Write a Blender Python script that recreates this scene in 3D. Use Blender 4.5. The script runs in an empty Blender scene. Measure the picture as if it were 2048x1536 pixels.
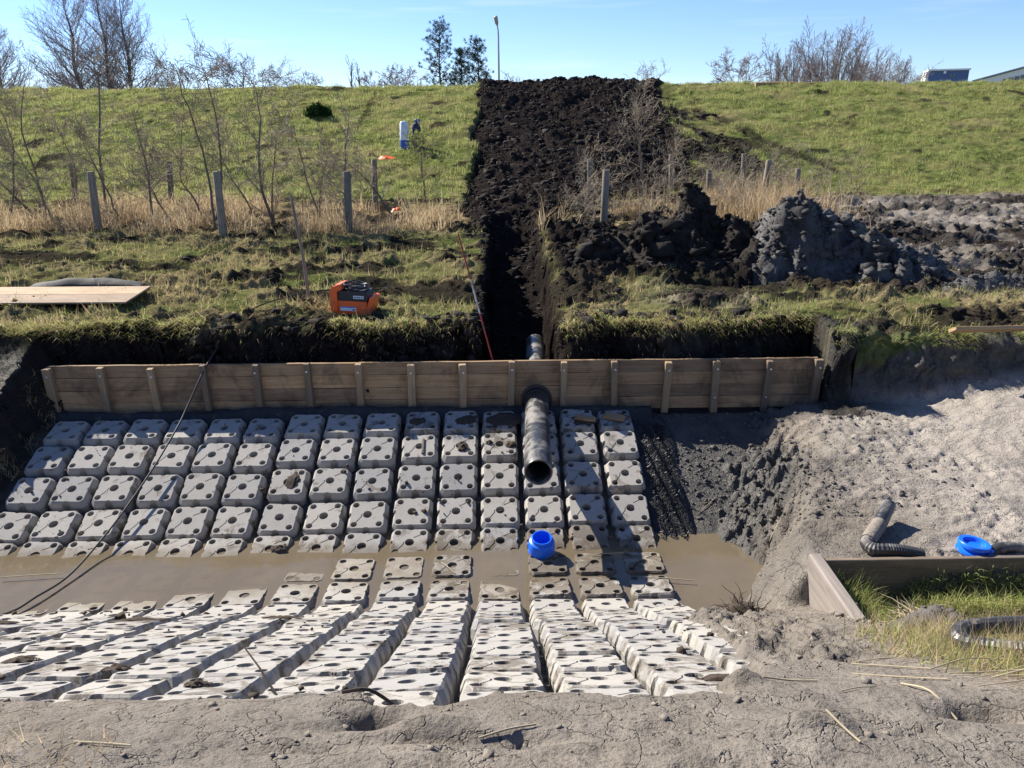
import bpy, bmesh, math, random
import numpy as np
from mathutils import Matrix, Vector, Euler

SC = bpy.context.scene
COL = SC.collection
rad = math.radians

# ---------------------------------------------------------------- camera
EYE = 3.70                                   # metres above the water
PITCH, YAW, ROLL = rad(19.0), rad(0.55), rad(0.5)
cam_data = bpy.data.cameras.new('camera')
cam_data.sensor_width = 36.0
cam_data.lens = 1538.0 / 2048.0 * 36.0
cam_data.clip_end = 4000.0
cam = bpy.data.objects.new('camera', cam_data)
COL.objects.link(cam)
fw = Vector((math.sin(YAW) * math.cos(PITCH), math.cos(YAW) * math.cos(PITCH), -math.sin(PITCH)))
rt0 = Vector((math.cos(YAW), -math.sin(YAW), 0.0))
dn0 = fw.cross(rt0)
rt = rt0 * math.cos(ROLL) + dn0 * math.sin(ROLL)
up = rt0 * math.sin(ROLL) - dn0 * math.cos(ROLL)
m = Matrix((rt, up, -fw)).transposed().to_4x4()
m.translation = Vector((0, 0, EYE))
cam.matrix_world = m
SC.camera = cam

# ---------------------------------------------------------------- sky and sun
TO_SUN = Vector((-1.0, 0.84, 1.0)).normalized()
SUN_EL = math.asin(TO_SUN.z)
SUN_AZ = math.atan2(TO_SUN.x, TO_SUN.y)
world = bpy.data.worlds.new('World')
SC.world = world
world.use_nodes = True
nt = world.node_tree
nt.nodes.clear()
w_out = nt.nodes.new('ShaderNodeOutputWorld')
w_bg = nt.nodes.new('ShaderNodeBackground')
w_sky = nt.nodes.new('ShaderNodeTexSky')
w_sky.sky_type = 'NISHITA'
w_sky.sun_disc = False
w_sky.sun_elevation = SUN_EL
w_sky.sun_rotation = SUN_AZ
w_sky.air_density = 1.0
w_sky.dust_density = 0.1
w_sky.altitude = 1500.0
w_sky.ozone_density = 3.0
w_bg.inputs['Strength'].default_value = 0.067
# thin cirrus streaks high in the sky
w_tc = nt.nodes.new('ShaderNodeTexCoord')
w_map = nt.nodes.new('ShaderNodeMapping')
w_map.inputs['Scale'].default_value = (2.2, 2.2, 26.0)
w_map.inputs['Rotation'].default_value = (0.06, 0.05, 0.3)
w_n = nt.nodes.new('ShaderNodeTexNoise')
w_n.inputs['Scale'].default_value = 1.6
w_n.inputs['Detail'].default_value = 4.0
w_n.inputs['Distortion'].default_value = 0.6
w_r = nt.nodes.new('ShaderNodeValToRGB')
w_r.color_ramp.elements[0].position = 0.56
w_r.color_ramp.elements[1].position = 0.80
w_r.color_ramp.elements[1].color = (0.30, 0.30, 0.30, 1)
w_mx = nt.nodes.new('ShaderNodeMixRGB')
w_mx.inputs['Color2'].default_value = (6.6, 7.2, 8.0, 1)
nt.links.new(w_tc.outputs['Generated'], w_map.inputs['Vector'])
nt.links.new(w_map.outputs['Vector'], w_n.inputs['Vector'])
nt.links.new(w_n.outputs['Fac'], w_r.inputs['Fac'])
nt.links.new(w_r.outputs['Color'], w_mx.inputs['Fac'])
w_tint = nt.nodes.new('ShaderNodeMixRGB'); w_tint.blend_type = 'MULTIPLY'
w_tint.inputs['Fac'].default_value = 1.0; w_tint.inputs['Color2'].default_value = (0.78, 0.87, 1.10, 1)   # camera white balance
nt.links.new(w_sky.outputs['Color'], w_tint.inputs['Color1'])
nt.links.new(w_tint.outputs['Color'], w_mx.inputs['Color1'])
nt.links.new(w_mx.outputs['Color'], w_bg.inputs['Color'])
nt.links.new(w_bg.outputs['Background'], w_out.inputs['Surface'])

sun_data = bpy.data.lights.new('sun', 'SUN')
sun_data.energy = 4.6
sun_data.angle = rad(0.53)
sun_data.color = (1.0, 0.93, 0.82)
sun = bpy.data.objects.new('sun', sun_data)
COL.objects.link(sun)
sun.rotation_euler = (-TO_SUN).to_track_quat('-Z', 'Y').to_euler()
sun.location = (-20, 12, 25)

vs = SC.view_settings
vs.view_transform = 'Standard'
vs.look = 'None'
vs.exposure = 1.28
vs.gamma = 1.0
vs.use_curve_mapping = False

# ---------------------------------------------------------------- numpy helpers
rng = np.random.default_rng(11)
random.seed(5)

def _hash(ix, iy, seed):
    h = (ix.astype(np.int64) * 374761393 + iy.astype(np.int64) * 668265263 + seed * 982451653) & 0xffffffff
    h = ((h ^ (h >> 13)) * 1274126177) & 0xffffffff
    h = h ^ (h >> 16)
    return (h & 0xffffff) / float(0xffffff)

def vnoise(x, y, seed=0):
    x = np.asarray(x, float); y = np.asarray(y, float)
    ix = np.floor(x); iy = np.floor(y)
    fx = x - ix; fy = y - iy
    fx = fx * fx * (3 - 2 * fx); fy = fy * fy * (3 - 2 * fy)
    a = _hash(ix, iy, seed); b = _hash(ix + 1, iy, seed)
    c = _hash(ix, iy + 1, seed); d = _hash(ix + 1, iy + 1, seed)
    return (a + (b - a) * fx + (c - a) * fy + (a - b - c + d) * fx * fy) * 2 - 1

def fbm(x, y, seed=0, octv=4, gain=0.5):
    s = 0.0; amp = 1.0; tot = 0.0
    ca, sa = math.cos(0.6), math.sin(0.6)
    for k in range(octv):
        s = s + amp * vnoise(x, y, seed + k * 17)
        tot += amp
        x, y = (x * ca - y * sa) * 2.03 + 5.1, (x * sa + y * ca) * 2.03 - 3.7
        amp *= gain
    return s / tot

def worley(x, y, seed=0):
    ix = np.floor(x); iy = np.floor(y)
    best = np.full(np.shape(x), 9.0)
    for dx in (-1, 0, 1):
        for dy in (-1, 0, 1):
            cx = ix + dx; cy = iy + dy
            px = cx + _hash(cx, cy, seed); py = cy + _hash(cx, cy, seed + 7)
            best = np.minimum(best, (px - x) ** 2 + (py - y) ** 2)
    return np.sqrt(best)

def crumb(x, y, seed=0, octv=5):
    """sharp crumbly relief, roughly -0.45 .. 0.45"""
    s = 0.0; amp = 1.0; tot = 0.0; w = 1.0
    ca, sa = math.cos(0.8), math.sin(0.8)
    for k in range(octv):
        v = 1 - np.abs(vnoise(x, y, seed + k * 13)); v = v * v
        s = s + amp * (v if k % 2 == 0 else 1 - v)
        tot += amp; amp *= 0.62
        x, y = (x * ca - y * sa) * 1.93 + 2.1, (x * sa + y * ca) * 1.93 - 1.7
    return s / tot - 0.5

def sstep(a, b, x):
    t = np.clip((np.asarray(x, float) - a) / (b - a), 0, 1)
    return t * t * (3 - 2 * t)

def lerp(a, b, t):
    return a + (b - a) * t

# ---------------------------------------------------------------- mesh helpers
def link(o, parent=None):
    COL.objects.link(o)
    if parent is not None:
        o.parent = parent
    return o

def tag(o, label=None, cat=None, group=None, kind=None):
    if label: o['label'] = label
    if cat: o['category'] = cat
    if group: o['group'] = group
    if kind: o['kind'] = kind
    return o

def np_mesh(name, V, F, mat=None, smooth=False, attrs=None):
    """V (n,3); F (m,k) with constant k."""
    me = bpy.data.meshes.new(name)
    V = np.ascontiguousarray(V, dtype=np.float32); F = np.ascontiguousarray(F, dtype=np.int32)
    k = F.shape[1]
    me.vertices.add(len(V)); me.vertices.foreach_set('co', V.ravel())
    me.loops.add(F.size); me.loops.foreach_set('vertex_index', F.ravel())
    me.polygons.add(len(F))
    me.polygons.foreach_set('loop_start', np.arange(0, F.size, k, dtype=np.int32))
    if smooth:
        me.polygons.foreach_set('use_smooth', np.ones(len(F), dtype=bool))
    me.update(calc_edges=True)
    if attrs:
        for an, av in attrs.items():
            at = me.attributes.new(an, 'FLOAT_COLOR', 'POINT')
            at.data.foreach_set('color', np.ascontiguousarray(av, dtype=np.float32).ravel())
    if mat: me.materials.append(mat)
    return me

def obj(name, me, parent=None, loc=None, rot=None):
    o = bpy.data.objects.new(name, me)
    if loc is not None: o.location = loc
    if rot is not None: o.rotation_euler = rot
    return link(o, parent)

def empty(name, loc=(0, 0, 0), rot=(0, 0, 0)):
    o = bpy.data.objects.new(name, None)
    o.empty_display_size = 0.1
    o.location = loc; o.rotation_euler = rot
    return link(o)

class MB:
    """collects shapes into one mesh"""
    def __init__(s): s.v = []; s.f = []
    def add(s, V, F):
        b = len(s.v); s.v += [tuple(p) for p in V]; s.f += [tuple(i + b for i in f) for f in F]
    def box(s, x0, x1, y0, y1, z0, z1, M=None, bev=0.0):
        bm = bmesh.new()
        bmesh.ops.create_cube(bm, size=1.0)
        for v in bm.verts:
            v.co = Vector(((x0 + x1) / 2 + v.co.x * (x1 - x0), (y0 + y1) / 2 + v.co.y * (y1 - y0), (z0 + z1) / 2 + v.co.z * (z1 - z0)))
        if bev > 0:
            bmesh.ops.bevel(bm, geom=bm.edges[:], offset=bev, segments=1, affect='EDGES')
        bm.verts.index_update()
        s.add([(M @ v.co if M else v.co) for v in bm.verts], [[v.index for v in f.verts] for f in bm.faces])
        bm.free()
    def prism(s, poly, y0, y1, M=None):
        """poly in xz, extruded along y"""
        n = len(poly)
        V = [Vector((x, y0, z)) for x, z in poly] + [Vector((x, y1, z)) for x, z in poly]
        F = [list(range(n)), list(range(2 * n - 1, n - 1, -1))] + [[i, i + n, (i + 1) % n + n, (i + 1) % n] for i in range(n)]
        s.add([(M @ v if M else v) for v in V], F)
    def tube(s, pts, r, n=8, cap=True):
        pts = [Vector(p) for p in pts]
        rs = r if hasattr(r, '__len__') else [r] * len(pts)
        V = []; F = []
        t0 = (pts[1] - pts[0]).normalized()
        u = t0.orthogonal().normalized()
        for i, p in enumerate(pts):
            t = (pts[min(i + 1, len(pts) - 1)] - pts[max(i - 1, 0)]).normalized()
            u = (u - t * u.dot(t)).normalized(); w = t.cross(u)
            for k in range(n):
                a = 2 * math.pi * k / n
                V.append(p + (u * math.cos(a) + w * math.sin(a)) * rs[i])
        for i in range(len(pts) - 1):
            for k in range(n):
                F.append([i * n + k, i * n + (k + 1) % n, (i + 1) * n + (k + 1) % n, (i + 1) * n + k])
        if cap:
            F.append(list(range(n))[::-1]); F.append([(len(pts) - 1) * n + k for k in range(n)])
        s.add(V, F)
    def lathe(s, prof, n=24, M=None):
        V = []; F = []; m_ = len(prof)
        for k in range(n):
            a = 2 * math.pi * k / n
            for (r, z) in prof:
                p = Vector((r * math.cos(a), r * math.sin(a), z)); V.append(M @ p if M else p)
        for k in range(n):
            for i in range(m_ - 1):
                F.append([k * m_ + i, ((k + 1) % n) * m_ + i, ((k + 1) % n) * m_ + i + 1, k * m_ + i + 1])
        s.add(V, F)
    def mesh(s, name, mat, smooth=False):
        me = bpy.data.meshes.new(name)
        me.from_pydata(s.v, [], s.f); me.validate(); me.update()
        if smooth:
            me.polygons.foreach_set('use_smooth', np.ones(len(me.polygons), dtype=bool))
            try: me.set_sharp_from_angle(angle=rad(40))
            except Exception: pass
        me.materials.append(mat)
        return me
    def build(s, name, mat, parent=None, smooth=False, loc=None, rot=None):
        return obj(name, s.mesh(name, mat, smooth), parent, loc, rot)

def spline(pts, n=8):
    """Catmull-Rom through pts"""
    P = [Vector(p) for p in pts]; P = [P[0] * 2 - P[1]] + P + [P[-1] * 2 - P[-2]]
    out = []
    for i in range(1, len(P) - 2):
        for k in range(n):
            t = k / n
            a, b, c, d = P[i - 1], P[i], P[i + 1], P[i + 2]
            out.append(0.5 * ((2 * b) + (c - a) * t + (2 * a - 5 * b + 4 * c - d) * t * t + (3 * b - a - 3 * c + d) * t ** 3))
    out.append(P[-2]); return out

# ---------------------------------------------------------------- materials
class NT:
    def __init__(s, name):
        s.m = bpy.data.materials.new(name); s.m.use_nodes = True
        s.t = s.m.node_tree; s.t.nodes.clear()
        s.out = s.n('ShaderNodeOutputMaterial')
        s.b = s.n('ShaderNodeBsdfPrincipled')
        s.l(s.b.outputs[0], s.out.inputs['Surface'])
    def n(s, t, **kw):
        nd = s.t.nodes.new(t)
        for k, v in kw.items():
            if k in nd.inputs: nd.inputs[k].default_value = v
            else: setattr(nd, k, v)
        return nd
    def l(s, a, b): s.t.links.new(a, b)
    def coord(s, kind='Object', scale=None):
        c = s.n('ShaderNodeTexCoord').outputs[kind]
        if scale:
            mp = s.n('ShaderNodeMapping'); mp.inputs['Scale'].default_value = scale
            s.l(c, mp.inputs['Vector']); c = mp.outputs['Vector']
        return c
    def pos(s): return s.n('ShaderNodeNewGeometry').outputs['Position']
    def noise(s, vec, scale, detail=4, rough=0.55, dist=0.0):
        nd = s.n('ShaderNodeTexNoise'); nd.inputs['Scale'].default_value = scale
        nd.inputs['Detail'].default_value = detail; nd.inputs['Roughness'].default_value = rough
        nd.inputs['Distortion'].default_value = dist
        s.l(vec, nd.inputs['Vector']); return nd.outputs['Fac']
    def ramp(s, fac, stops):
        r = s.n('ShaderNodeValToRGB'); e = r.color_ramp.elements
        while len(e) < len(stops): e.new(0.5)
        for i, (p, c) in enumerate(stops):
            e[i].position = p
            e[i].color = (c, c, c, 1) if not hasattr(c, '__len__') else (*c, 1)
        s.l(fac, r.inputs['Fac']); return r.outputs['Color']
    def mix(s, fac, a, b, blend='MIX'):
        x = s.n('ShaderNodeMixRGB'); x.blend_type = blend
        for sock, v in ((x.inputs['Fac'], fac), (x.inputs['Color1'], a), (x.inputs['Color2'], b)):
            if hasattr(v, 'is_output'): s.l(v, sock)
            elif hasattr(v, '__len__'): sock.default_value = (*v, 1) if len(v) == 3 else v
            else: sock.default_value = v if sock.type == 'VALUE' else (v, v, v, 1)
        return x.outputs['Color']
    def math(s, op, a, b=0.0):
        x = s.n('ShaderNodeMath'); x.operation = op
        for sock, v in ((x.inputs[0], a), (x.inputs[1], b)):
            if hasattr(v, 'is_output'): s.l(v, sock)
            else: sock.default_value = v
        return x.outputs[0]
    def bump(s, h, strength=0.4, dist=0.02):
        b = s.n('ShaderNodeBump'); b.inputs['Strength'].default_value = strength
        b.inputs['Distance'].default_value = dist
        s.l(h, b.inputs['Height']); s.l(b.outputs['Normal'], s.b.inputs['Normal'])
    def col(s, c):
        if hasattr(c, 'is_output'): s.l(c, s.b.inputs['Base Color'])
        else: s.b.inputs['Base Color'].default_value = (*c, 1)
    def set(s, rough=None, spec=None, metal=None):
        if rough is not None:
            if hasattr(rough, 'is_output'): s.l(rough, s.b.inputs['Roughness'])
            else: s.b.inputs['Roughness'].default_value = rough
        if spec is not None: s.b.inputs['Specular IOR Level'].default_value = spec
        if metal is not None: s.b.inputs['Metallic'].default_value = metal

def simple(name, c, rough=0.6, var=0.25, scale=8.0, bump=0.15, spec=0.4, metal=0.0, dirt=None, dirt_amt=0.5, bump_d=0.01):
    t = NT(name); co = t.coord('Object')
    n = t.noise(co, scale, 5)
    base = t.mix(n, tuple(x * (1 - var) for x in c), tuple(min(1, x * (1 + var)) for x in c))
    if dirt:
        d = t.ramp(t.noise(co, scale * 0.6, 6, 0.7, 0.4), [(0.62 - 0.3 * dirt_amt, 0.0), (0.72 - 0.2 * dirt_amt, 1.0)])
        base = t.mix(d, base, dirt)
        t.set(rough=t.mix(d, rough, 0.9))
    else:
        t.set(rough=rough)
    t.col(base); t.set(spec=spec, metal=metal)
    if bump: t.bump(t.noise(co, scale * 5, 6, 0.7), bump, bump_d)
    return t.m

M = {}
# ground: zone attribute R black soil, G clay mud, B straw, A wetness plus shade painted on the right cut face
t = NT('ground')
p = t.pos()
za = t.n('ShaderNodeAttribute'); za.attribute_name = 'zone'
sep = t.n('ShaderNodeSeparateColor'); t.l(za.outputs['Color'], sep.inputs['Color'])
n_s = t.noise(p, 0.9, 4); n_m = t.noise(p, 6.0, 6, 0.62); n_f = t.noise(p, 45.0, 5, 0.65)
grass = t.mix(t.ramp(n_m, [(0.35, 0.0), (0.65, 1.0)]), (0.05, 0.066, 0.02), (0.14, 0.165, 0.05))
grass = t.mix(t.ramp(n_s, [(0.45, 0.0), (0.62, 0.55)]), grass, (0.20, 0.17, 0.08))
soil = t.mix(t.ramp(n_m, [(0.3, 0.0), (0.7, 1.0)]), (0.012, 0.0105, 0.011), (0.034, 0.028, 0.025))
soil = t.mix(t.ramp(n_f, [(0.62, 0.0), (0.75, 0.5)]), soil, (0.10, 0.085, 0.07))
mud = t.mix(t.ramp(n_m, [(0.3, 0.0), (0.7, 1.0)]), (0.165, 0.145, 0.123), (0.265, 0.235, 0.20))
mud = t.mix(t.ramp(n_s, [(0.5, 0.0), (0.68, 0.5)]), mud, (0.20, 0.165, 0.128))
mud = t.mix(t.ramp(n_f, [(0.32, 0.7), (0.47, 0.0)]), mud, (0.065, 0.057, 0.048))
mud = t.mix(sep.outputs['Blue'], mud, t.mix(n_m, (0.27, 0.242, 0.212), (0.40, 0.365, 0.325)))
mud = t.mix(t.ramp(n_f, [(0.32, 0.4), (0.42, 0.0)]), mud, (0.10, 0.088, 0.075))
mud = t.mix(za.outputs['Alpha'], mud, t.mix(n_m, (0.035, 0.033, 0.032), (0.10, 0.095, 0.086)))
straw = t.mix(t.ramp(n_f, [(0.35, 0.0), (0.6, 1.0)]), (0.09, 0.065, 0.035), (0.40, 0.31, 0.18))
c = t.mix(sep.outputs['Blue'], grass, straw)
c = t.mix(sep.outputs['Green'], c, mud)
c = t.mix(sep.outputs['Red'], c, soil)
t.col(c)
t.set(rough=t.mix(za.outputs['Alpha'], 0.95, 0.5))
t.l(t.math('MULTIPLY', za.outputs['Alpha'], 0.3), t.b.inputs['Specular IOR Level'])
vor = t.n('ShaderNodeTexVoronoi'); vor.feature = 'DISTANCE_TO_EDGE'; vor.inputs['Scale'].default_value = 2.6
wv = t.n('ShaderNodeVectorMath'); wv.operation = 'ADD'
wn = t.n('ShaderNodeTexNoise'); wn.inputs['Scale'].default_value = 3.0; wn.inputs['Detail'].default_value = 5
t.l(p, wn.inputs['Vector']); t.l(p, wv.inputs[0]); t.l(wn.outputs['Color'], wv.inputs[1])
t.l(wv.outputs[0], vor.inputs['Vector'])
crack = t.ramp(vor.outputs['Distance'], [(0.0, 0.0), (0.02, 1.0)])
crack = t.mix(sep.outputs['Green'], (1, 1, 1), crack)
hgt = t.math('ADD', t.math('MULTIPLY', n_f, 1.0), t.math('MULTIPLY', crack, 0.6))
n_c = t.noise(p, 17.0, 6, 0.72)
hgt = t.math('ADD', hgt, t.math('MULTIPLY', n_c, t.math('ADD', 0.8, t.math('MULTIPLY', sep.outputs['Red'], 3.2))))
t.bump(hgt, 0.85, 0.022)
M['ground'] = t.m

# concrete with cast texture, mud stains and a per-block dirt value
t = NT('concrete')
p = t.pos(); co = t.coord('Object')
oi = t.n('ShaderNodeObjectInfo')
da = t.n('ShaderNodeAttribute'); da.attribute_type = 'OBJECT'; da.attribute_name = 'dirt'
n1 = t.noise(p, 9.0, 5, 0.6); n2 = t.noise(p, 70.0, 4, 0.6); n3 = t.noise(p, 5.5, 7, 0.72, 0.6)
c = t.mix(n1, (0.265, 0.253, 0.233), (0.37, 0.358, 0.334))
c = t.mix(t.ramp(n2, [(0.3, 0.35), (0.5, 0.0)]), c, (0.23, 0.22, 0.20))
rnd = t.mix(oi.outputs['Random'], (0.82, 0.83, 0.86), (1.06, 1.04, 1.0))
c = t.mix(1.0, c, rnd, 'MULTIPLY')
dm = t.math('ADD', n3, t.math('MULTIPLY', da.outputs['Fac'], 0.30))
st = t.ramp(dm, [(0.62, 0.0), (0.70, 0.85)])
c = t.mix(st, c, t.mix(n1, (0.075, 0.06, 0.045), (0.17, 0.145, 0.115)))
sz_ = t.n('ShaderNodeSeparateXYZ'); t.l(p, sz_.inputs[0])
wl_ = t.ramp(t.math('ADD', sz_.outputs['Z'], t.math('MULTIPLY', n1, 0.05)), [(0.022, 1.0), (0.060, 0.0)])   # soaked by the water line
c = t.mix(wl_, c, t.mix(1.0, c, (0.62, 0.57, 0.50), 'MULTIPLY'))
t.col(c); t.set(rough=0.85, spec=0.3)
t.bump(t.math('ADD', n2, t.math('MULTIPLY', st, 0.6)), 0.35, 0.006)
M['concrete'] = t.m

def wood(name, c0, c1, stain, grain=(0.8, 14, 14), wet_dark=0.5):
    t = NT(name); co = t.coord('Object', grain); oi = t.n('ShaderNodeObjectInfo')
    pv = t.n('ShaderNodeVectorMath'); pv.operation = 'ADD'
    cmb = t.n('ShaderNodeCombineXYZ'); mul = t.math('MULTIPLY', oi.outputs['Random'], 37.0)
    t.l(mul, cmb.inputs[0]); t.l(mul, cmb.inputs[1]); t.l(co, pv.inputs[0]); t.l(cmb.outputs[0], pv.inputs[1])
    g = t.noise(pv.outputs[0], 2.2, 6, 0.65, 0.8)
    c = t.mix(t.ramp(g, [(0.3, 0.0), (0.7, 1.0)]), c0, c1)
    c = t.mix(1.0, c, t.mix(oi.outputs['Random'], (0.58, 0.58, 0.62), (1.25, 1.18, 1.05)), 'MULTIPLY')
    s_ = t.ramp(t.noise(t.pos(), 2.3, 6, 0.7, 0.5), [(0.48, 0.0), (0.66, wet_dark)])
    c = t.mix(s_, c, stain)
    t.col(c); t.set(rough=0.8, spec=0.25); t.bump(g, 0.45, 0.006)
    return t.m
M['board'] = wood('board_wood', (0.25, 0.165, 0.095), (0.42, 0.30, 0.18), (0.06, 0.044, 0.033), wet_dark=0.8)
M['post'] = wood('post_wood', (0.20, 0.15, 0.10), (0.34, 0.26, 0.17), (0.10, 0.08, 0.06), (14, 14, 0.8))
M['grey_post'] = wood('weathered_post', (0.13, 0.115, 0.10), (0.27, 0.24, 0.20), (0.07, 0.06, 0.05), (14, 14, 0.8))
M['pale_board'] = wood('pale_board', (0.25, 0.18, 0.12), (0.40, 0.31, 0.22), (0.13, 0.10, 0.07), (0.8, 9, 9), 0.5)
M['old_plank'] = wood('old_plank', (0.10, 0.082, 0.066), (0.22, 0.185, 0.15), (0.10, 0.09, 0.075), (0.8, 9, 9), 0.9)
M['old_beam'] = wood('old_beam', (0.27, 0.235, 0.20), (0.42, 0.37, 0.32), (0.22, 0.20, 0.17), (9, 0.8, 9), 0.95)
M['bark'] = simple('bark', (0.14, 0.115, 0.092), 0.9, 0.45, 6, 0.3, 0.2)
M['twig'] = simple('twig', (0.29, 0.24, 0.175), 0.9, 0.4, 4, 0.0, 0.2)
M['far_twig'] = simple('far_twig', (0.26, 0.215, 0.21), 0.9, 0.3, 2, 0.0, 0.1)
M['far_bark'] = simple('far_bark', (0.11, 0.092, 0.088), 0.9, 0.3, 2, 0.0, 0.1)
M['pipe'] = simple('black_pipe', (0.028, 0.029, 0.031), 0.35, 0.3, 5.0, 0.1, 0.5, dirt=(0.20, 0.187, 0.17), dirt_amt=0.55)
M['black_rubber'] = simple('black_rubber', (0.02, 0.02, 0.022), 0.5, 0.3, 12, 0.15, 0.45)
M['hose'] = simple('corrugated_black', (0.03, 0.03, 0.032), 0.4, 0.3, 9, 0.1, 0.5, dirt=(0.22, 0.2, 0.175), dirt_amt=0.35)
M['cable'] = simple('cable_black', (0.022, 0.022, 0.024), 0.35, 0.2, 12, 0.0, 0.6)
M['geotextile'] = simple('geotextile', (0.022, 0.024, 0.028), 0.75, 0.5, 14, 0.5, 0.3, dirt=(0.07, 0.066, 0.06), dirt_amt=0.3)
M['blue'] = simple('blue_plastic', (0.008, 0.14, 0.78), 0.35, 0.15, 10, 0.05, 0.45, dirt=(0.14, 0.14, 0.16), dirt_amt=0.28)
M['orange'] = simple('orange_plastic', (0.78, 0.115, 0.02), 0.45, 0.12, 10, 0.1, 0.45, dirt=(0.20, 0.11, 0.06), dirt_amt=0.25)
M['red'] = simple('red_paint', (0.30, 0.03, 0.028), 0.6, 0.3, 20, 0.05, dirt=(0.10, 0.08, 0.07), dirt_amt=0.3)
M['white'] = simple('white_paint', (0.50, 0.49, 0.46), 0.6, 0.15, 20, 0.05, dirt=(0.16, 0.14, 0.12), dirt_amt=0.45)
M['label'] = simple('label_paper', (0.66, 0.70, 0.78), 0.5, 0.05, 10, 0.0)
M['label_blue'] = simple('label_blue', (0.10, 0.20, 0.50), 0.5, 0.05, 10, 0.0)
M['label_ink'] = simple('label_ink', (0.03, 0.03, 0.05), 0.5, 0.05, 10, 0.0)
M['steel'] = simple('galvanised', (0.62, 0.63, 0.65), 0.35, 0.1, 20, 0.0, 0.5, 0.9)
M['lamp_grey'] = simple('lamp_grey', (0.42, 0.43, 0.45), 0.5, 0.1, 3, 0.0)
M['lamp_head'] = simple('lamp_head', (0.34, 0.27, 0.24), 0.5, 0.1, 3, 0.0)
M['blue_wall'] = simple('blue_cladding', (0.075, 0.125, 0.27), 0.6, 0.08, 0.3, 0.0)
M['white_wall'] = simple('white_cladding', (0.78, 0.77, 0.74), 0.6, 0.05, 0.3, 0.0)
M['grey_roof'] = simple('grey_roof', (0.30, 0.31, 0.33), 0.7, 0.1, 0.5, 0.0)
M['glass'] = simple('window_glass', (0.05, 0.065, 0.085), 0.1, 0.1, 1, 0.0, 0.8)
M['tan_frame'] = simple('tan_panel', (0.55, 0.42, 0.26), 0.6, 0.1, 1, 0.0)
M['bag_white'] = simple('bag_white', (0.62, 0.68, 0.80), 0.5, 0.15, 9, 0.25)
M['bag_blue'] = simple('bag_blue', (0.03, 0.09, 0.32), 0.5, 0.25, 9, 0.25)
M['bag_dark'] = simple('bag_dark', (0.014, 0.02, 0.06), 0.55, 0.4, 12, 0.3)
M['clay'] = simple('blue_clay', (0.072, 0.070, 0.070), 0.55, 0.5, 3.0, 0.9, 0.4, dirt=(0.045, 0.041, 0.038), dirt_amt=0.6, bump_d=0.05)
M['peat'] = simple('peat', (0.026, 0.021, 0.018), 0.92, 0.5, 3.5, 1.0, 0.2, dirt=(0.055, 0.046, 0.038), dirt_amt=0.35, bump_d=0.06)
M['mudclod'] = simple('mud_clods', (0.22, 0.19, 0.158), 0.85, 0.45, 6, 0.8, 0.3, bump_d=0.02)
M['wetclod'] = simple('wet_clods', (0.085, 0.079, 0.072), 0.6, 0.5, 6, 0.8, 0.35, bump_d=0.02)
M['root'] = simple('root', (0.055, 0.042, 0.032), 0.9, 0.5, 20, 0.3, 0.2)
M['reed'] = simple('reed_stem', (0.36, 0.30, 0.20), 0.7, 0.35, 6, 0.0, 0.3)
M['chip'] = simple('wood_chip', (0.30, 0.19, 0.10), 0.8, 0.3, 20, 0.2)

def leaf_mat(name, trans=0.35):
    t = NT(name)
    a = t.n('ShaderNodeAttribute'); a.attribute_name = 'tint'
    t.col(a.outputs['Color']); t.set(rough=1.0, spec=0.0)
    tr = t.n('ShaderNodeBsdfTranslucent'); t.l(a.outputs['Color'], tr.inputs['Color'])
    ms = t.n('ShaderNodeMixShader'); ms.inputs[0].default_value = trans
    t.l(t.b.outputs[0], ms.inputs[1]); t.l(tr.outputs[0], ms.inputs[2]); t.l(ms.outputs[0], t.out.inputs['Surface'])
    return t.m
M['blade'] = leaf_mat('grass_blades', 0.45)
M['needle'] = leaf_mat('needles', 0.12)

t = NT('muddy_water')
p = t.pos()
t.col(t.mix(t.noise(p, 1.2, 5, 0.6, 0.5), (0.125, 0.098, 0.062), (0.21, 0.175, 0.125)))
t.set(rough=0.04, spec=0.5)
t.bump(t.noise(p, 14.0, 2), 0.05, 0.004)
tr = t.n('ShaderNodeBsdfTransparent'); tr.inputs['Color'].default_value = (0.85, 0.75, 0.58, 1)
ms = t.n('ShaderNodeMixShader'); ms.inputs[0].default_value = 0.26
t.l(t.b.outputs[0], ms.inputs[1]); t.l(tr.outputs[0], ms.inputs[2]); t.l(ms.outputs[0], t.out.inputs['Surface'])
M['water'] = t.m

# ================================================================ terrain
# top surface of the block revetment across the ditch (Y away from the camera)
TY = [-6, 0, 1.2, 1.9, 2.36, 2.76, 3.13, 3.44, 3.75, 4.10, 4.42, 4.77, 5.13, 5.48, 5.91, 6.21, 6.556, 6.94, 7.335, 7.73, 8.0, 8.5]
TZ = [2.05, 2.03, 1.97, 1.81, 1.61, 1.38, 1.18, 1.02, 0.86, 0.67, 0.49, 0.29, 0.10, 0.02, -0.005, 0.01, 0.135, 0.315, 0.483, 0.615, 0.66, 0.66]
def block_top(Y): return np.interp(Y, TY, TZ)
BY = [6, 8.6, 15, 21, 22.2, 34.3, 35.6, 37.2, 41, 54, 70, 2000]
BZ = [1.47, 1.50, 1.62, 1.75, 1.82, 4.82, 5.06, 5.10, 4.6, 1.6, 1.0, 1.0]

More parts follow.
